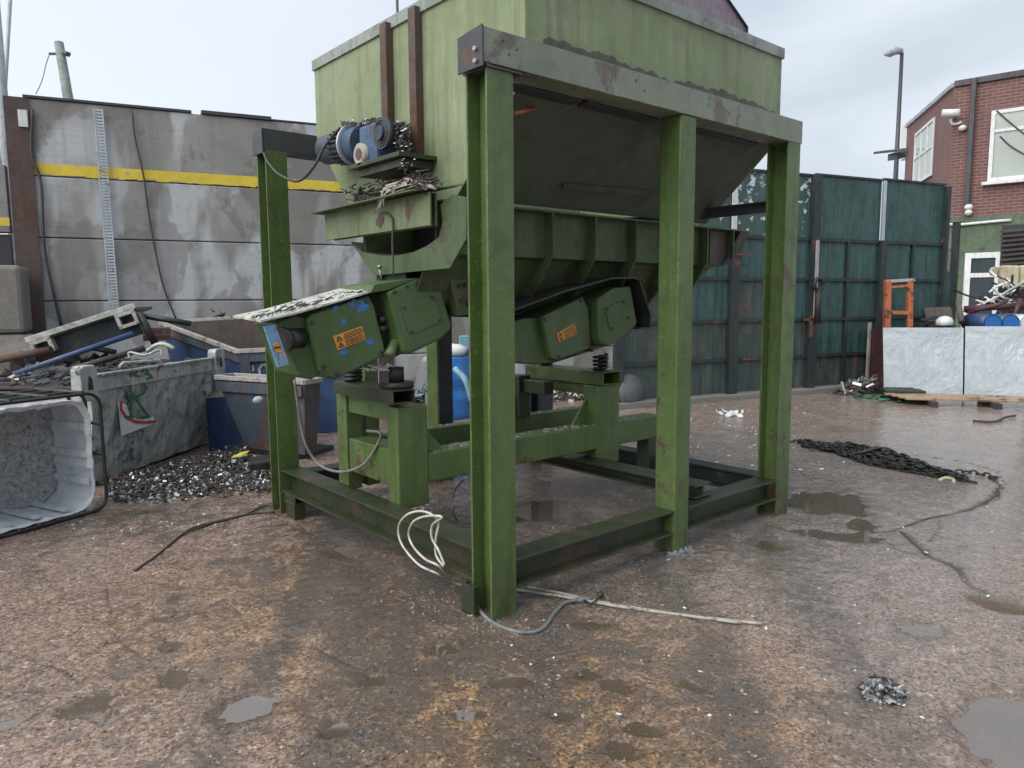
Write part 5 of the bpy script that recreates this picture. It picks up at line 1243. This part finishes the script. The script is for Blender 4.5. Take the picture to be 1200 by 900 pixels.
for f_ in (.02, .45, .95):
    q = a+v_*f_; m = MB(); m.obox([q[0], q[1], 0], v_*.03, bk3*.04, (0, 0, a[2])); m.build('leg', 'rim', tbt)
heap('junk_heap', 'dark heap of small junk under the table beyond the blue drum', 'junk heap', G(560, 468), 1.0, .35, .35, 130, 15, ['soot', 'skipin', 'cyan', 'white', 'maroon'], (.04, .16))
heap('debris_heap', 'low heap of debris with yellow and white bits behind the second pedestal', 'debris heap', G(672, 466), .8, .35, .16, 80, 16, ['soot', 'board', 'cream', 'white'], (.03, .10))
m = MB(); a = G(600, 480); b_ = G(618, 479); v_ = b_-a; v_ /= np.linalg.norm(v_); bk3 = np.array([-v_[1], v_[0], 0]); m.obox(a-v_*.3, v_*.5, bk3*.05+np.array([0, 0, .0]), bk3*.12+np.array([0, 0, .62])); tag(m.build('standing_sheet', 'galv', rootloc=tuple(a)), 'grey metal panel standing upright behind the corner column', 'panel')
m = MB(); q = G(728, 476); m.ellipsoid(q+np.array([0, 0, .22]), .33, .3, .30, 16, 9); tag(m.build('rubble_sack', paint('grey_sack', (.10, .11, .12), (.15, .16, .17), rust=.2), rootloc=tuple(q)), 'dark grey full sack at the foot of the teal fence behind the second pedestal', 'sack')

# ================================================================== TEAL STEEL FENCE
FA = math.radians(-15.5); DF = np.array([math.cos(FA), math.sin(FA), 0]); NF = np.array([-math.sin(FA), math.cos(FA), 0]); F0 = np.array([8.152, 3.51, 0])
def FP(s_, z, fr_=0.): q = F0+DF*s_-NF*fr_; return np.array([q[0], q[1], z])       # fr_: towards the yard
def onF(px, py, fr_=0.): d = ray(px, py); P0 = F0-NF*fr_; return CAM+d*(NF@(P0-CAM))/(NF@d)
def sF(px, py, fr_=0.): return (onF(px, py, fr_)-F0)@DF
fe = thing('steel_fence', tuple(FP(0, 0)), 'tall teal painted sheet steel fence with rusting rails and peeling top panels', 'fence')
bays = [-2.62, -.62, .98, 2.50, 4.05]
rows = [.10, .60, 1.18, 1.80, 2.42, 3.36]
def corr(s0, s1, z0, z1, mat):
    m = MB(); k = max(2, int((s1-s0)/.05)); P = []
    for i in range(k+1):
        s_ = s0+(s1-s0)*i/k; f_ = .0+.012*(1 if (i//2) % 3 == 0 else 0); P += [FP(s_, z0, f_), FP(s_, z1, f_)]
    m.addv(P, [(2*i, 2*i+2, 2*i+3, 2*i+1) for i in range(k)]); o = m.build('sheet_panel', mat, fe)
    md = o.modifiers.new('solid', 'SOLIDIFY'); md.thickness = .01
    return o
for bi in range(4):
    s0, s1 = bays[bi], bays[bi+1]; mid = (s0+s1)/2
    for ri in range(5):
        z0, z1 = rows[ri], rows[ri+1]
        if ri == 4:
            m = MB(); m.obox(FP(s0+.06, z0, 0), DF*(s1-s0-.08), NF*.01, (0, 0, z1-z0+.02*bi)); m.build('top_panel', 'fencep' if bi < 2 else 'fence', fe)
        else:
            corr(s0+.05, mid, z0, z1, 'fencelow' if (ri < 1 or (ri < 3 and bi < 2)) else 'fence'); corr(mid, s1-.03, z0, z1, 'fencelow' if (ri < 1 or (ri < 2 and bi < 2)) else 'fence')
    for ri in range(1, 5):
        m = MB(); m.obox(FP(s0, rows[ri]-.025, .045), DF*(s1-s0), NF*.04, (0, 0, .05)); m.build('rail', 'fencer', fe)
    m = MB(); m.obox(FP(mid-.02, .1, .05), DF*.04, NF*.035, (0, 0, 2.3)); m.build('stud', 'fencer', fe)
    m = MB(); m.obox(FP(s0, 3.36+.02*bi, .03), DF*(s1-s0), NF*.04, (0, 0, .03)); m.build('top_rail', 'fencer', fe)
for bi, s0 in enumerate(bays):
    w_ = (.12, .16, .14, .12, .06)[bi]
    m = MB(); m.obox(FP(s0-w_/2, 0, .10), DF*w_, NF*.10, (0, 0, 2.44 if bi in (1, 3) else 3.40)); m.build('upright', 'fencer', fe, .003)
for s0, mat in ((-.62, 'white'), (2.50, 'galv')):
    m = MB(); m.obox(FP(s0-.04, 2.44, .06), DF*.07, NF*.03, (0, 0, .96)); m.build('pale_strip', mat, fe)
m = MB(); m.obox(FP(.94, 1.2, .14), DF*.05, NF*.03, (0, 0, 1.2)); m.build('pale_strip', 'rim', fe)
m = MB(); m.obox(onF(1019, 378, .14)-np.array([0, 0, 1.0]), DF*.05, NF*.03, (0, 0, 1.0)); m.build('pale_strip', 'rim', fe)
m = MB(); m.obox(FP(-2.7, -.01, .14), DF*6.9, NF*.25, (0, 0, .10)); m.build('concrete_kerb', 'block', fe, .02)
# hook and chain lump on the second upright
m = MB(); q = FP(.98, 1.72, .16); m.tube([q+np.array([.0, 0, .0])+DF*.09*math.cos(t)+np.array([0, 0, .09*math.sin(t)]) for t in np.linspace(0, 6.0, 16)], .03, 8); m.tube([q+np.array([0, 0, -.08]), q+np.array([0, 0, -.6])], .05, 8)
tag(m.build('coiled_hose', 'rubber', rootloc=tuple(q)), 'black coiled hose hanging on a fence upright near the end column', 'hose')
# dark rubble strip along the kerb
rb = heap('kerb_rubble', 'dark strip of rubble along the foot of the teal fence', 'rubble', FP(2.3, 0, .45), 1.1, .22, .22, 140, 31, ['soot', 'board', 'galv'], (.03, .14))
# chunk: rusty repair plates on rails
for px, py, w_, h_ in ((942, 376, .22, .035), (860, 299, .35, .03), (948, 395, .07, .35), (870, 422, .3, .03)):
    q = onF(px, py, .12); m = MB(); m.obox(q, DF*w_, -NF*.006, (0, 0, h_)); m.build('rusty_patch', 'redrust', fe)

# ================================================================== BRICK BUILDING (right)
CN = dep(1107, 300, 18); CN = np.array([CN[0], CN[1], 0])
AR = math.radians(-79.9); DR = np.array([math.cos(AR), math.sin(AR), 0]); NR = np.array([DR[1], -DR[0], 0])
NR = NR if NR@(CAM-CN) > 0 else -NR          # outward normal of the right face
AL = math.radians(33.0); DL = np.array([math.cos(AL), math.sin(AL), 0]); NL = np.array([DL[1], -DL[0], 0]); NL = NL if NL@(CAM-CN) > 0 else -NL
def onR(px, py, o_=0.): d = ray(px, py); P0 = CN+NR*o_; return CAM+d*(NR@(P0-CAM))/(NR@d)
def onL(px, py, o_=0.): d = ray(px, py); P0 = CN+NL*o_; return CAM+d*(NL@(P0-CAM))/(NL@d)
bl = thing('brick_building', tuple(CN+DR*2), 'two storey red brick building with green painted ground floor at the right edge', 'building')
def wallobj(nm, origin, D_, N_out, length, z0, z1, mat, th=.25, out=0., zend=None, par=None):
    """wall as a slab with its own axes, so that brick courses follow it"""
    me_z1 = z1 if zend is None else zend
    ang = math.atan2(D_[1], D_[0]); o_ = origin+N_out*out
    sgn = 1 if (np.cross([0, 0, 1], D_)@(-N_out)) > 0 else -1
    P = [(0, 0, z0), (length, 0, z0), (length, 0, me_z1), (0, 0, z1)]; P += [(x, sgn*th, z) for x, _, z in P]
    me = bpy.data.meshes.new(nm); me.from_pydata(P, [], [(0, 1, 2, 3), (7, 6, 5, 4), (0, 4, 5, 1), (1, 5, 6, 2), (2, 6, 7, 3), (3, 7, 4, 0)])
    bm = bmesh.new(); bm.from_mesh(me); bmesh.ops.recalc_face_normals(bm, faces=bm.faces); bm.to_mesh(me); bm.free()
    me.materials.append(MT[mat]); o = bpy.data.objects.new(nm, me); COL.objects.link(o)
    o.parent = bl; rl = bl.location; o.location = (o_[0]-rl.x, o_[1]-rl.y, 0-rl.z); o.rotation_euler = (0, 0, ang); return o
zg = 3.42
wallobj('brick_wall', CN, DR, NR, 7, zg, 6.55, 'brick'); wallobj('green_wall', CN, DR, NR, 7, 0, zg+.0, 'bgreen', out=.02)
zl1 = onL(1063, 150)[2]; Ll = float((onL(1063, 150)-CN)@DL)
wallobj('brick_wall', CN, DL, NL, Ll, zg, 6.5, 'brick', zend=zl1)
wallobj('green_wall', CN, DL, NL, Ll, 0, zg, 'bgreen', out=.01)
print('left wall', Ll, zl1)
m = MB(); m.obox(CN+np.array([0, 0, 6.5])+NR*.06, DR*7, -NR*.3, (0, 0, .13)); m.build('roof_edge', 'plate', bl)
a = CN+np.array([0, 0, 6.5])+NL*.06; b_ = CN+DL*Ll+np.array([0, 0, zl1])+NL*.06; m = MB(); m.obox(a, b_-a, -NL*.3, (0, 0, .10)); m.build('roof_edge', 'polel', bl)
m = MB(); m.sheet([CN+np.array([0, 0, 6.60]), CN+DR*7+np.array([0, 0, 6.60]), CN+DR*7-NR*6+np.array([0, 0, 6.60]), CN+DL*Ll-NR*1+np.array([0, 0, zl1+.08]), CN+DL*Ll+np.array([0, 0, zl1+.08])]); m.build('roof', 'plate', bl)
def window(face, D_, N_, x0, y0, x1, y1, bars, nm='window', glass='glass', fw=.08, frm='white', o_=.03):
    a = face(x0, y1, o_); b_ = face(x1, y1, o_); top = face(x0, y0, o_); w_ = abs((b_-a)@D_); h_ = top[2]-a[2]; dirr = D_ if (b_-a)@D_ > 0 else -D_
    m = MB(); m.obox(a, dirr*w_, -N_*.02, (0, 0, h_)); pane = None
    f = MB()
    for (p0, ln, hh) in ((0, w_, fw),): f.obox(a, dirr*w_, N_*.03, (0, 0, fw)); f.obox(a+np.array([0, 0, h_-fw]), dirr*w_, N_*.03, (0, 0, fw))
    f.obox(a+np.array([0, 0, fw]), dirr*fw, N_*.03, (0, 0, h_-2*fw)); f.obox(a+dirr*(w_-fw)+np.array([0, 0, fw]), dirr*fw, N_*.03, (0, 0, h_-2*fw))
    for kind, t_ in bars:
        if kind == 'h': f.obox(a+dirr*fw+np.array([0, 0, h_*t_]), dirr*(w_-2*fw), N_*.025, (0, 0, fw*.8))
        else: f.obox(a+dirr*w_*t_+np.array([0, 0, fw]), dirr*fw*.7, N_*.022, (0, 0, h_-2*fw))
    fo = f.build(nm, frm, bl); m.build('pane', glass, fo); return a, dirr, w_, h_, fo
a, dr_, w_, h_, wo = window(onR, DR, NR, 1157, 131, 1240, 213, [('h', .69)]); m = MB(); m.obox(a-dr_*.1-np.array([0, 0, .08]), dr_*(w_+.2), NR*.12, (0, 0, .07)); m.build('sill', 'white', wo)
window(onL, DL, NL, 1070, 160, 1091, 219, [('h', .5), ('v', .33), ('v', .66)], fw=.07)
a, dr_, w_, h_, dof = window(onR, DR, NR, 1125, 297, 1168, 402, [('h', .73)], 'door_frame', 'dglass', .13)
m = MB(); m.obox(onR(1129, 250, .05), np.array([0, 0, 4.0])*0+DR*.12, NR*.08, (0, 0, 3.1)); m.build('drainpipe', 'plate', bl, .02)
m = MB(); m.tube([onR(1106, 263, .06), onR(1128, 263, .06), onR(1170, 259, .06), onR(1185, 258, .06)], .035, 6); m.build('conduit', 'white', bl)
m = MB(); q = onR(1119, 136, .0); m.tube([q, q+NR*.25], .04, 8); c_ = q+NR*.3+np.array([0, 0, .05]); m.cyl(c_-DR*.22, c_+DR*.15+np.array([0, 0, -.05]), .085, 12); tag(m.build('security_camera', 'white', rootloc=tuple(q)), 'white bullet security camera on the brick wall near the roof corner', 'camera')
m = MB(); m.tube(smooth_path([onR(1114, 140, .06), onR(1116, 145, .06), onR(1122, 145, .06), onR(1127, 143, .06)]), .03, 6); tag(m.build('camera_cable', 'white', rootloc=tuple(onR(1118, 145))), 'looped white cable below the security camera', 'cable')
for (px, py, r_, lb) in ((1128, 150, .09, 'small white sensor on the brick wall below the security camera'), (1135, 243, .10, 'upper white globe light where brick meets green wall'), (1135, 249, .09, 'lower white globe light where brick meets green wall')):
    m = MB(); q = onR(px, py, .08); m.ellipsoid(q, r_, r_, r_*.8); m.cyl(q-NR*.08, q, .04, 8); tag(m.build('wall_light', 'white', rootloc=tuple(q)), lb, 'light')
# small white structure and bracket behind the left corner
m = MB(); q = onL(1063, 182, -.3); m.obox(q-DL*.2, DL*1.2, -NL*.2, (0, 0, 1.1)); tag(m.build('vent_cowl', 'white', rootloc=tuple(q)), 'white boxed cowl at the far left end of the brick building', 'cowl')
m = MB(); a = dep(1035, 179, 23); b_ = dep(1064, 176, 22); m.obox(a, b_-a, (0, .3, 0), (0, 0, .07)); m.obox(dep(1052, 187, 22.5), dep(1062, 184, 22.4)-dep(1052, 187, 22.5), (0, .3, 0), (0, 0, .2)); tag(m.build('canopy', 'plate', rootloc=tuple(b_)), 'flat dark canopy projecting left from the brick building', 'canopy')
m = MB(); q = onR(1151, 93, -.4)
for k in range(1): m.tube(smooth_path([onR(1147, 98, -.3), onR(1152, 93, -.3), onR(1158, 93, -.3), onR(1163, 96, -.3)]), .03, 6)
tag(m.build('roof_pipe', 'polel', rootloc=tuple(q)), 'small curved pipe on the brick building roof edge', 'pipe')
for k, (p0_, p1_, p2_) in enumerate((((1168, 130), (1185, 145), (1204, 160)), ((1172, 160), (1185, 172), (1204, 183)))):
    m = MB(); m.tube(smooth_path([onR(*p0_, .3), onR(*p1_, .35), onR(*p2_, .4)]), .022, 6)
    tag(m.build('overhead_wire', 'cablek', rootloc=tuple(onR(*p0_))), ('upper' if k == 0 else 'lower')+' dark wire sagging across the upstairs window', 'wire')
# street lamp
sl = thing('street_lamp', tuple(dep(1049, 210, 26)), 'tall grey street lamp rising behind the teal fence', 'street lamp')
base = dep(1048, 400, 26); top_ = dep(1057, 62, 26); top_[0:2] = base[0:2] if False else top_[0:2]; b0 = np.array([top_[0], top_[1], 0])
m = MB(); m.tube([b0, b0*.5+top_*.5, top_], [.12, .085, .06], 12); m.build('column', 'plate', sl)
hd = dep(1036, 64, 26); m = MB(); v_ = hd-top_; m.tube([top_+np.array([0, 0, .05]), top_+v_*.35+np.array([0, 0, .1]), top_+v_*.7+np.array([0, 0, .02]), hd], [.09, .14, .13, .04], 10); m.build('lamp_head', 'polel', sl)

# ================================================================== RIGHT FOREGROUND-MIDDLE STUFF
def leanpanel(p_bl, p_br, ztop, lean, mat, nm, lb, cat, th=.02, cut=None, parent=None):
    a = G(*p_bl); b_ = G(*p_br); v_ = b_-a; L_ = np.linalg.norm(v_); v_ /= L_; bk_ = np.array([-v_[1], v_[0], 0]); bk_ = bk_ if bk_@(a-CAM) > 0 else -bk_
    top_ = np.array([0, 0, ztop])+bk_*lean; m = MB()
    if cut: m.prism([a+v_*cut[0]*L_, b_, b_+top_, a+top_-v_*.03, a+top_*.02, a+v_*.0+top_*cut[1], a+v_*cut[0]*L_+top_*cut[1]], tuple(bk_*th))
    else: m.prism([a, b_, b_+top_, a+top_], tuple(bk_*th))
    o = m.build(nm, mat, parent, rootloc=tuple(a)); tag(o, lb, cat); return o, a, v_, bk_, L_
a = G(1037, 466); 
o, a, v_, bk_, L_ = leanpanel((1036, 467), (1128, 469), 1.06, .14, 'sheet', 'metal_sheet', 'left pale galvanised sheet with a notched lower corner leaning by the pallet', 'sheet', cut=(.38, .16))
leanpanel((1130, 469), (1204, 471), 1.08, .16, 'sheet', 'metal_sheet', 'right crinkled galvanised sheet leaning beside the notched one', 'sheet')
sk3 = thing('skip', tuple(a+bk_*.9), 'dark maroon skip behind the two leaning galvanised sheets', 'skip')
t0 = a+bk_*.22+v_*.05; top = [t0+np.array([0, 0, 1.0]), t0+v_*3.4+np.array([0, 0, 1.0]), t0+v_*3.4+bk_*1.6+np.array([0, 0, 1.0]), t0+bk_*1.6+np.array([0, 0, 1.0])]
shell(sk3, top, [p-np.array([0, 0, .98]) for p in top], .05, 'maroon', 'skipin')
m = MB(); m.obox(G(1037, 470)+np.array([0, 0, 0]), v_*.55, bk_*.35, (0, 0, .16)); tag(m.build('rubber_mat', 'rubber', rootloc=tuple(a), bevel=.02), 'black rubber block under the notch of the left sheet', 'block')
m = MB(); rr = random.Random(14)
for k in range(7):
    q = G(1006+k*7, 470+rr.uniform(-3, 2)); m.prism([q+np.array([rr.uniform(-.2, .2), rr.uniform(-.12, .12), rr.uniform(0, .08)]) for _ in range(4)], (0, 0, .015))
tag(m.build('plastic_scraps', 'greenplast', rootloc=tuple(G(1030, 470))), 'crumpled dark green plastic on the ground left of the sheets', 'plastic')
# orange frame leaning on the fence
of = thing('orange_frame', tuple(G(1050, 452)), 'rusty orange upright rectangular steel frame in front of the teal fence', 'frame')
def onO(px, py): return dep(px, py, 11.9)
def bar(p0_, p1_, w_, par, nm, mat='orange'):
    a = onO(*p0_); b_ = onO(*p1_); m = MB(); t_ = (b_-a)/np.linalg.norm(b_-a); s_ = np.cross(t_, _f); s_ /= np.linalg.norm(s_); dpt = np.cross(s_, t_)
    m.obox(a-s_*w_/2-dpt*w_/2, b_-a, s_*w_, dpt*w_); return m.build(nm, mat, par, .004)
bar((1040, 329), (1038, 455), .09, of, 'upright'); bar((1066, 329), (1065, 455), .08, of, 'upright'); bar((1037, 330), (1072, 328), .05, of, 'cross_bar', 'rim'); bar((1040, 337), (1066, 335), .04, of, 'cross_bar'); bar((1038, 366), (1066, 367), .06, of, 'cross_bar')
# louvred screen
lv = thing('louvre_screen', tuple(dep(1090, 400, 13)), 'dark louvred metal screen between the teal fence and the green wall', 'screen')
for k in range(16):
    y_ = 302+k*5.6; a = dep(1072+0*k, y_+11, 12.9); b_ = dep(1103, y_+2, 13.3); m = MB(); m.obox(a, b_-a, np.array([0, .03, .02]), np.array([0, 0, .04])); m.build('slat', 'plate', lv)
a = dep(1070, 400, 13.1); b_ = dep(1110, 395, 13.5); z_t = dep(1103, 240, 13.4)[2]
m = MB(); m.obox([a[0], a[1], 0], [b_[0]-a[0], b_[1]-a[1], 0], (0, .04, 0), (0, 0, dep(1090, 318, 13.3)[2])); m.build('backing', 'fence', lv)
m = MB(); q = dep(1108, 400, 13.7); m.obox([q[0], q[1], 0], DR*.12, -NR*.1, (0, 0, dep(1108, 262, 13.7)[2])); m.build('side_post', 'navy', lv)
# drums standing in the maroon skip
for k, (px, lb) in enumerate(((1154, 'dark blue drum, leftmost of the drums behind the sheets'), (1175, 'dark blue drum, middle of the drums behind the sheets'), (1196, 'pale grey drum end at the right picture edge behind the sheets'))):
    q = dep(px, 395, 12.1); dt = thing('plastic_drum', tuple(q), lb, 'drum', 'drums behind the sheets')
    c = dep(px, 379, 12.1); vv = np.array([_f[0], _f[1], 0]); m = MB(); m.cyl(c-vv*.2, c+vv*.4, .155, 20); bb = m.build('barrel', 'drumk' if k < 2 else 'galv', dt)
    m = MB(); m.cyl(c-vv*.215, c-vv*.2, .13, 20); m.build('end_ring', 'drum' if k < 2 else 'white', dt)
m = MB(); q = dep(1107, 378, 12); m.ellipsoid(q, .16, .13, .11, 14, 8); hm = m.build('hard_hat', 'white', rootloc=tuple(q)); tag(hm, 'white hard hat lying above the left galvanised sheet', 'hat')
m = MB(); m.ellipsoid(q-np.array([0, 0, .05]), .2, .17, .02, 14, 5); m.build('brim', 'black', hm)
m = MB(); a = dep(1091, 384, 12.6); b_ = dep(1120, 383, 12.6); m.obox(a, b_-a, (0, .04, .0), (0, .1, .34)); tag(m.build('brown_board', 'board', rootloc=tuple(a)), 'brown board standing behind the white hard hat', 'board')
m = MB(); rr = random.Random(18)
for k in range(12):
    a = dep(1074+rr.uniform(0, 25), 381+rr.uniform(-4, 3), 12.3); m.obox(a, (rr.uniform(.1, .35), rr.uniform(-.2, .2), rr.uniform(0, .08)), (.04, .06, .02), (0, 0, .02))
tag(m.build('scrap_plates', 'plate', rootloc=tuple(dep(1085, 380, 12.3))), 'flat dark plates lying above the left galvanised sheet', 'plates')
m = MB(); m.cyl(dep(1127, 378, 12.2), dep(1123, 355, 12.4), .05, 8); tag(m.build('brown_bottle', 'board', rootloc=tuple(dep(1127, 378, 12.2))), 'slim brown upright tube beside the hard hat board', 'tube')
# dark machine hulk with shredded metal
mh = thing('scrap_machine', tuple(dep(1190, 380, 14)), 'dark rusting machine body with yellowish panel at the right picture edge', 'machine')
q = dep(1170, 330, 14.6); q2 = dep(1225, 330, 14.2); zt_ = dep(1180, 262, 14.4)[2]
m = MB(); m.obox([q[0], q[1], 0], [(q2-q)[0], (q2-q)[1], 0], tuple((q-CAM)*np.array([.07, .07, 0])), (0, 0, zt_)); m.build('housing', 'navy', mh, .02)
for k in range(9):
    m = MB(); a = dep(1172, 272+k*5.5, 14.45); b_ = dep(1215, 268+k*5.5, 14.1); m.obox(a, b_-a, (-.05, -.05, -.02), (0, 0, .03)); m.build('louvre', 'soot', mh)
m = MB(); q = dep(1174, 337, 14.0); m.obox(q, dep(1194, 337, 13.9)-q, (.05, .1, 0), (0, 0, .42)); q = dep(1196, 337, 13.9); m.obox(q, dep(1215, 337, 13.8)-q, (.05, .1, 0), (0, 0, .42)); m.build('yellow_panel', 'cream', mh, .03)
m = MB(); q = dep(1164, 318, 14.2); m.cyl(q, q-np.array([_f[0], _f[1], 0])*.08, .085, 16); tag(m.build('round_lamp', 'cream', rootloc=tuple(q)), 'round cream lamp beside the white door frame', 'lamp')
rr = random.Random(19)
m = MB(); m2 = MB()
for k in range(70):
    px, py = rr.gauss(1188, 16), rr.gauss(352, 9); a = dep(px, py, rr.uniform(12.8, 13.6)); pts = [a]; d_ = np.array([rr.uniform(-1, 1), rr.uniform(-1, 1), rr.uniform(-.3, .3)])
    for j in range(4): d_ = d_+np.array([rr.gauss(0, .3), rr.gauss(0, .3), rr.gauss(0, .25)]); pts.append(pts[-1]+d_*.12)
    (m if k % 3 else m2).tube(smooth_path(pts, 3), rr.uniform(.012, .028), 5)
ms = m.build('shredded_metal', 'soot', rootloc=tuple(dep(1188, 355, 13))); tag(ms, 'tangle of bent dark and shiny metal strips beside the scrap machine', 'scrap', kind='stuff'); tag(m2.build('bright_strips', 'white', ms), kind='stuff')
m = MB(); m.tube([dep(1135, 366, 12.6), dep(1170, 357, 12.4), dep(1180, 352, 12.4)], .04, 6); m.tube([dep(1130, 362, 12.9), dep(1200, 358, 12.6)], .06, 6); m.tube([dep(1185, 380, 12.5), dep(1196, 350, 12.5)], .04, 6)
tag(m.build('angle_irons', 'maroon', rootloc=tuple(dep(1150, 362, 12.5))), 'dark reddish angle irons sticking up behind the blue drums', 'angle irons')
# flat low pallet of boards
pl_ = thing('pallet', tuple(G(1130, 482)), 'weathered wooden pallet boards lying on dark bearers in front of the sheets', 'pallet')
a = G(1062, 476); b_ = G(1204, 480); v_ = (b_-a)/np.linalg.norm(b_-a); bk_ = np.array([-v_[1], v_[0], 0]); bk_ = bk_ if bk_@(a-CAM) > 0 else -bk_
for k in range(4):
    m = MB(); m.obox(a+bk_*(.02+.135*k)-v_*.06*k+np.array([0, 0, .085+.003*k]), v_*(2.1+.05*k), bk_*.12, (0, 0, .028)); m.build('board', 'wood', pl_, .004)
for s_ in (.28, 1.05, 1.8):
    m = MB(); m.obox(a+v_*s_-bk_*.12+np.array([0, 0, -.0]), v_*.09, bk_*.7, (0, 0, .083)); m.build('bearer', 'soot', pl_, .004)
m = MB(); m.tube(smooth_path([G(1140, 493, .02), G(1165, 494, .02), G(1178, 489, .03), G(1190, 487, .03)]), .014, 6); tag(m.build('bent_rod', 'rust', rootloc=tuple(G(1160, 493))), 'thin bent rusty rod on the ground in front of the pallet', 'rod')
# chain pile
m = MB(); rr = random.Random(33)
def link(c_, d_, up_, L_=.055, w_=.024, r_=.0085):
    d_ = d_/np.linalg.norm(d_); s_ = np.cross(d_, up_); s_ /= np.linalg.norm(s_); pts = []
    for t_ in np.linspace(0, 2*math.pi, 11)[:-1]: pts.append(c_+d_*math.cos(t_)*L_/1.6+s_*math.sin(t_)*w_)
    m.tube(pts, r_, 5, True)
def run(pts, hz):
    path = smooth_path(pts, 12); acc = 0; last = path[0]; flip = 0
    for p in path[1:]:
        seg = p-last; l_ = np.linalg.norm(seg)
        if l_ >= .05:
            u3 = np.array([rr.gauss(0, .3), rr.gauss(0, .3), 1.]) if flip else np.array([rr.gauss(0, 1), rr.gauss(0, 1), .25]); link((p+last)/2, seg, u3); last = p; flip ^= 1
spine = [G(*q) for q in ((930, 519), (955, 524), (985, 533), (1010, 536), (1040, 545), (1075, 556), (1110, 562), (1140, 568))]
run([p+np.array([0, 0, .012]) for p in [G(905, 516), G(930, 519), G(950, 523), G(975, 524), G(1000, 528)]], 0)
for k in range(31):
    t0 = rr.uniform(.15, .75); pts = []
    for j in range(6):
        u_ = min(.999, max(.08, t0+(j-2.5)*.07*rr.choice([1, 1, 1.4])+rr.gauss(0, .02)))*(len(spine)-1); i_ = int(u_); q = spine[i_]+(spine[min(i_+1, len(spine)-1)]-spine[i_])*(u_-i_)
        ww = .42*math.sin(math.pi*min(1, u_/(len(spine)-1)))**.7; off = rr.uniform(-1, 1); hh = .10*(1-off*off)*math.sin(math.pi*min(1, u_/(len(spine)-1)))
        pts.append(q+np.array([rr.uniform(-.3, 1)*0, off*ww, .012+hh*rr.uniform(.5, 1.1)]))
    run(pts, 0)
cm_b = m; m = MB(); run([p+np.array([0, 0, .012]) for p in [G(1120, 555), G(1140, 556), G(1160, 560), G(1170, 562)]], 0)
ce = m; m = cm_b; cm = m.build('chain', paint('chain_steel', (.02, .02, .022), (.05, .05, .052), rust=.15, rough=.35, metal=.5, scale=6), rootloc=tuple(G(1040, 548))); tag(cm, 'heap of dark heavy chain trailing over the yard to the right of the frame', 'chain')
ce.build('chain_end', cm.data.materials[0], cm)
m = MB(); m.tube(smooth_path([G(996, 533, .03), G(1010, 530, .09), G(1030, 525, .13), G(1043, 527, .10), G(1052, 535, .06)]), .014, 8); m.build('hook_ring', 'cablek', cm)
m = MB(); m.tube(smooth_path([G(1100, 563, .08), G(1108, 560, .10), G(1117, 562, .09), G(1117, 566, .07)]), .013, 6); m.build('yellow_tag', 'cream', cm)
m = MB(); q = G(956, 528); m.ellipsoid(q+np.array([0, 0, .01]), .09, .06, .012); tag(m.build('rusty_disc', 'rust', rootloc=tuple(q)), 'small flat rusty disc beside the chain end', 'disc')
# loose grit and stone chips over the near yard, thicker round the column feet
feet = [(0.1, -.06), (-.05, .1), (XM+.08, -.05), (LX-.05, -.05), (-.05, LY-.1), (.2, 1.0), (-.06, .5), (.8, -.06)]
gr_root = None
for mat, cnt, sd2 in (('block', 900, 51), ('board', 1100, 52), ('wood', 500, 53)):
    m = MB(); rr = random.Random(sd2)
    for k in range(cnt):
        if k % 3 == 0: f_ = rr.choice(feet); q = np.array([f_[0]+rr.gauss(0, .12), f_[1]+rr.gauss(0, .12), 0.])
        else:
            px, py = rr.uniform(-20, 1220), 590+310*rr.random()**.8
            if (px > 1110 and py > 780) or (235 < px < 330 and 815 < py < 850): continue
            q = G(px, py)
        s_ = .0025+.0065*rr.random()**3; a = rr.uniform(0, 6.28)
        e1 = np.array([math.cos(a), math.sin(a), rr.uniform(-.3, .3)])*s_*1.5; e2 = np.array([-math.sin(a), math.cos(a), rr.uniform(-.3, .3)])*s_
        P = [q+np.array([0, 0, .005+s_*.3])+d for d in (e1, e2, -e1*.9, -e2*1.1, np.array([0, 0, s_*.9]), np.array([0, 0, -s_]))]
        m.addv(P, [(0, 1, 4), (1, 2, 4), (2, 3, 4), (3, 0, 4), (1, 0, 5), (2, 1, 5), (3, 2, 5), (0, 3, 5)])
    o = m.build('loose_grit', mat, gr_root, rootloc=None if gr_root else (0, -.5, 0))
    if gr_root is None: gr_root = o; tag(o, 'loose grit and stone chips strewn over the wet yard round the column feet', 'grit', kind='stuff')
    else: tag(o, kind='stuff')
# crumpled foil
me = bpy.data.meshes.new('foil'); bm = bmesh.new(); bmesh.ops.create_icosphere(bm, subdivisions=4, radius=1)
for v in bm.verts:
    from mathutils import noise as mn
    k_ = 1+.5*mn.noise(v.co*2.2)+.35*mn.noise(v.co*5)+.15*mn.noise(v.co*11)
    v.co = Vector((v.co.x*.085*k_, v.co.y*.075*k_, max(-.2, v.co.z)*.035*k_+.012))
bm.to_mesh(me); bm.free(); q = G(1034, 815)
mf, nf, bf = new_mat('foil'); pf_ = nf.obj(); fv = nf.noise(pf_, 28, 4, .7, 1)
nf.setin(bf, 'Base Color', nf.mix(nf.ramp(fv, [(.45, 0.), (.6, 1.)]), (.05, .05, .045), (.6, .6, .6))); nf.setin(bf, 'Metallic', .7); nf.setin(bf, 'Roughness', .25); nf.setin(bf, 'Normal', nf.bump(fv, .8, .01))
me.materials.append(mf); o = bpy.data.objects.new('foil', me); COL.objects.link(o); o.location = tuple(q); tag(o, 'crumpled silver foil lump on the ground at lower right', 'foil')
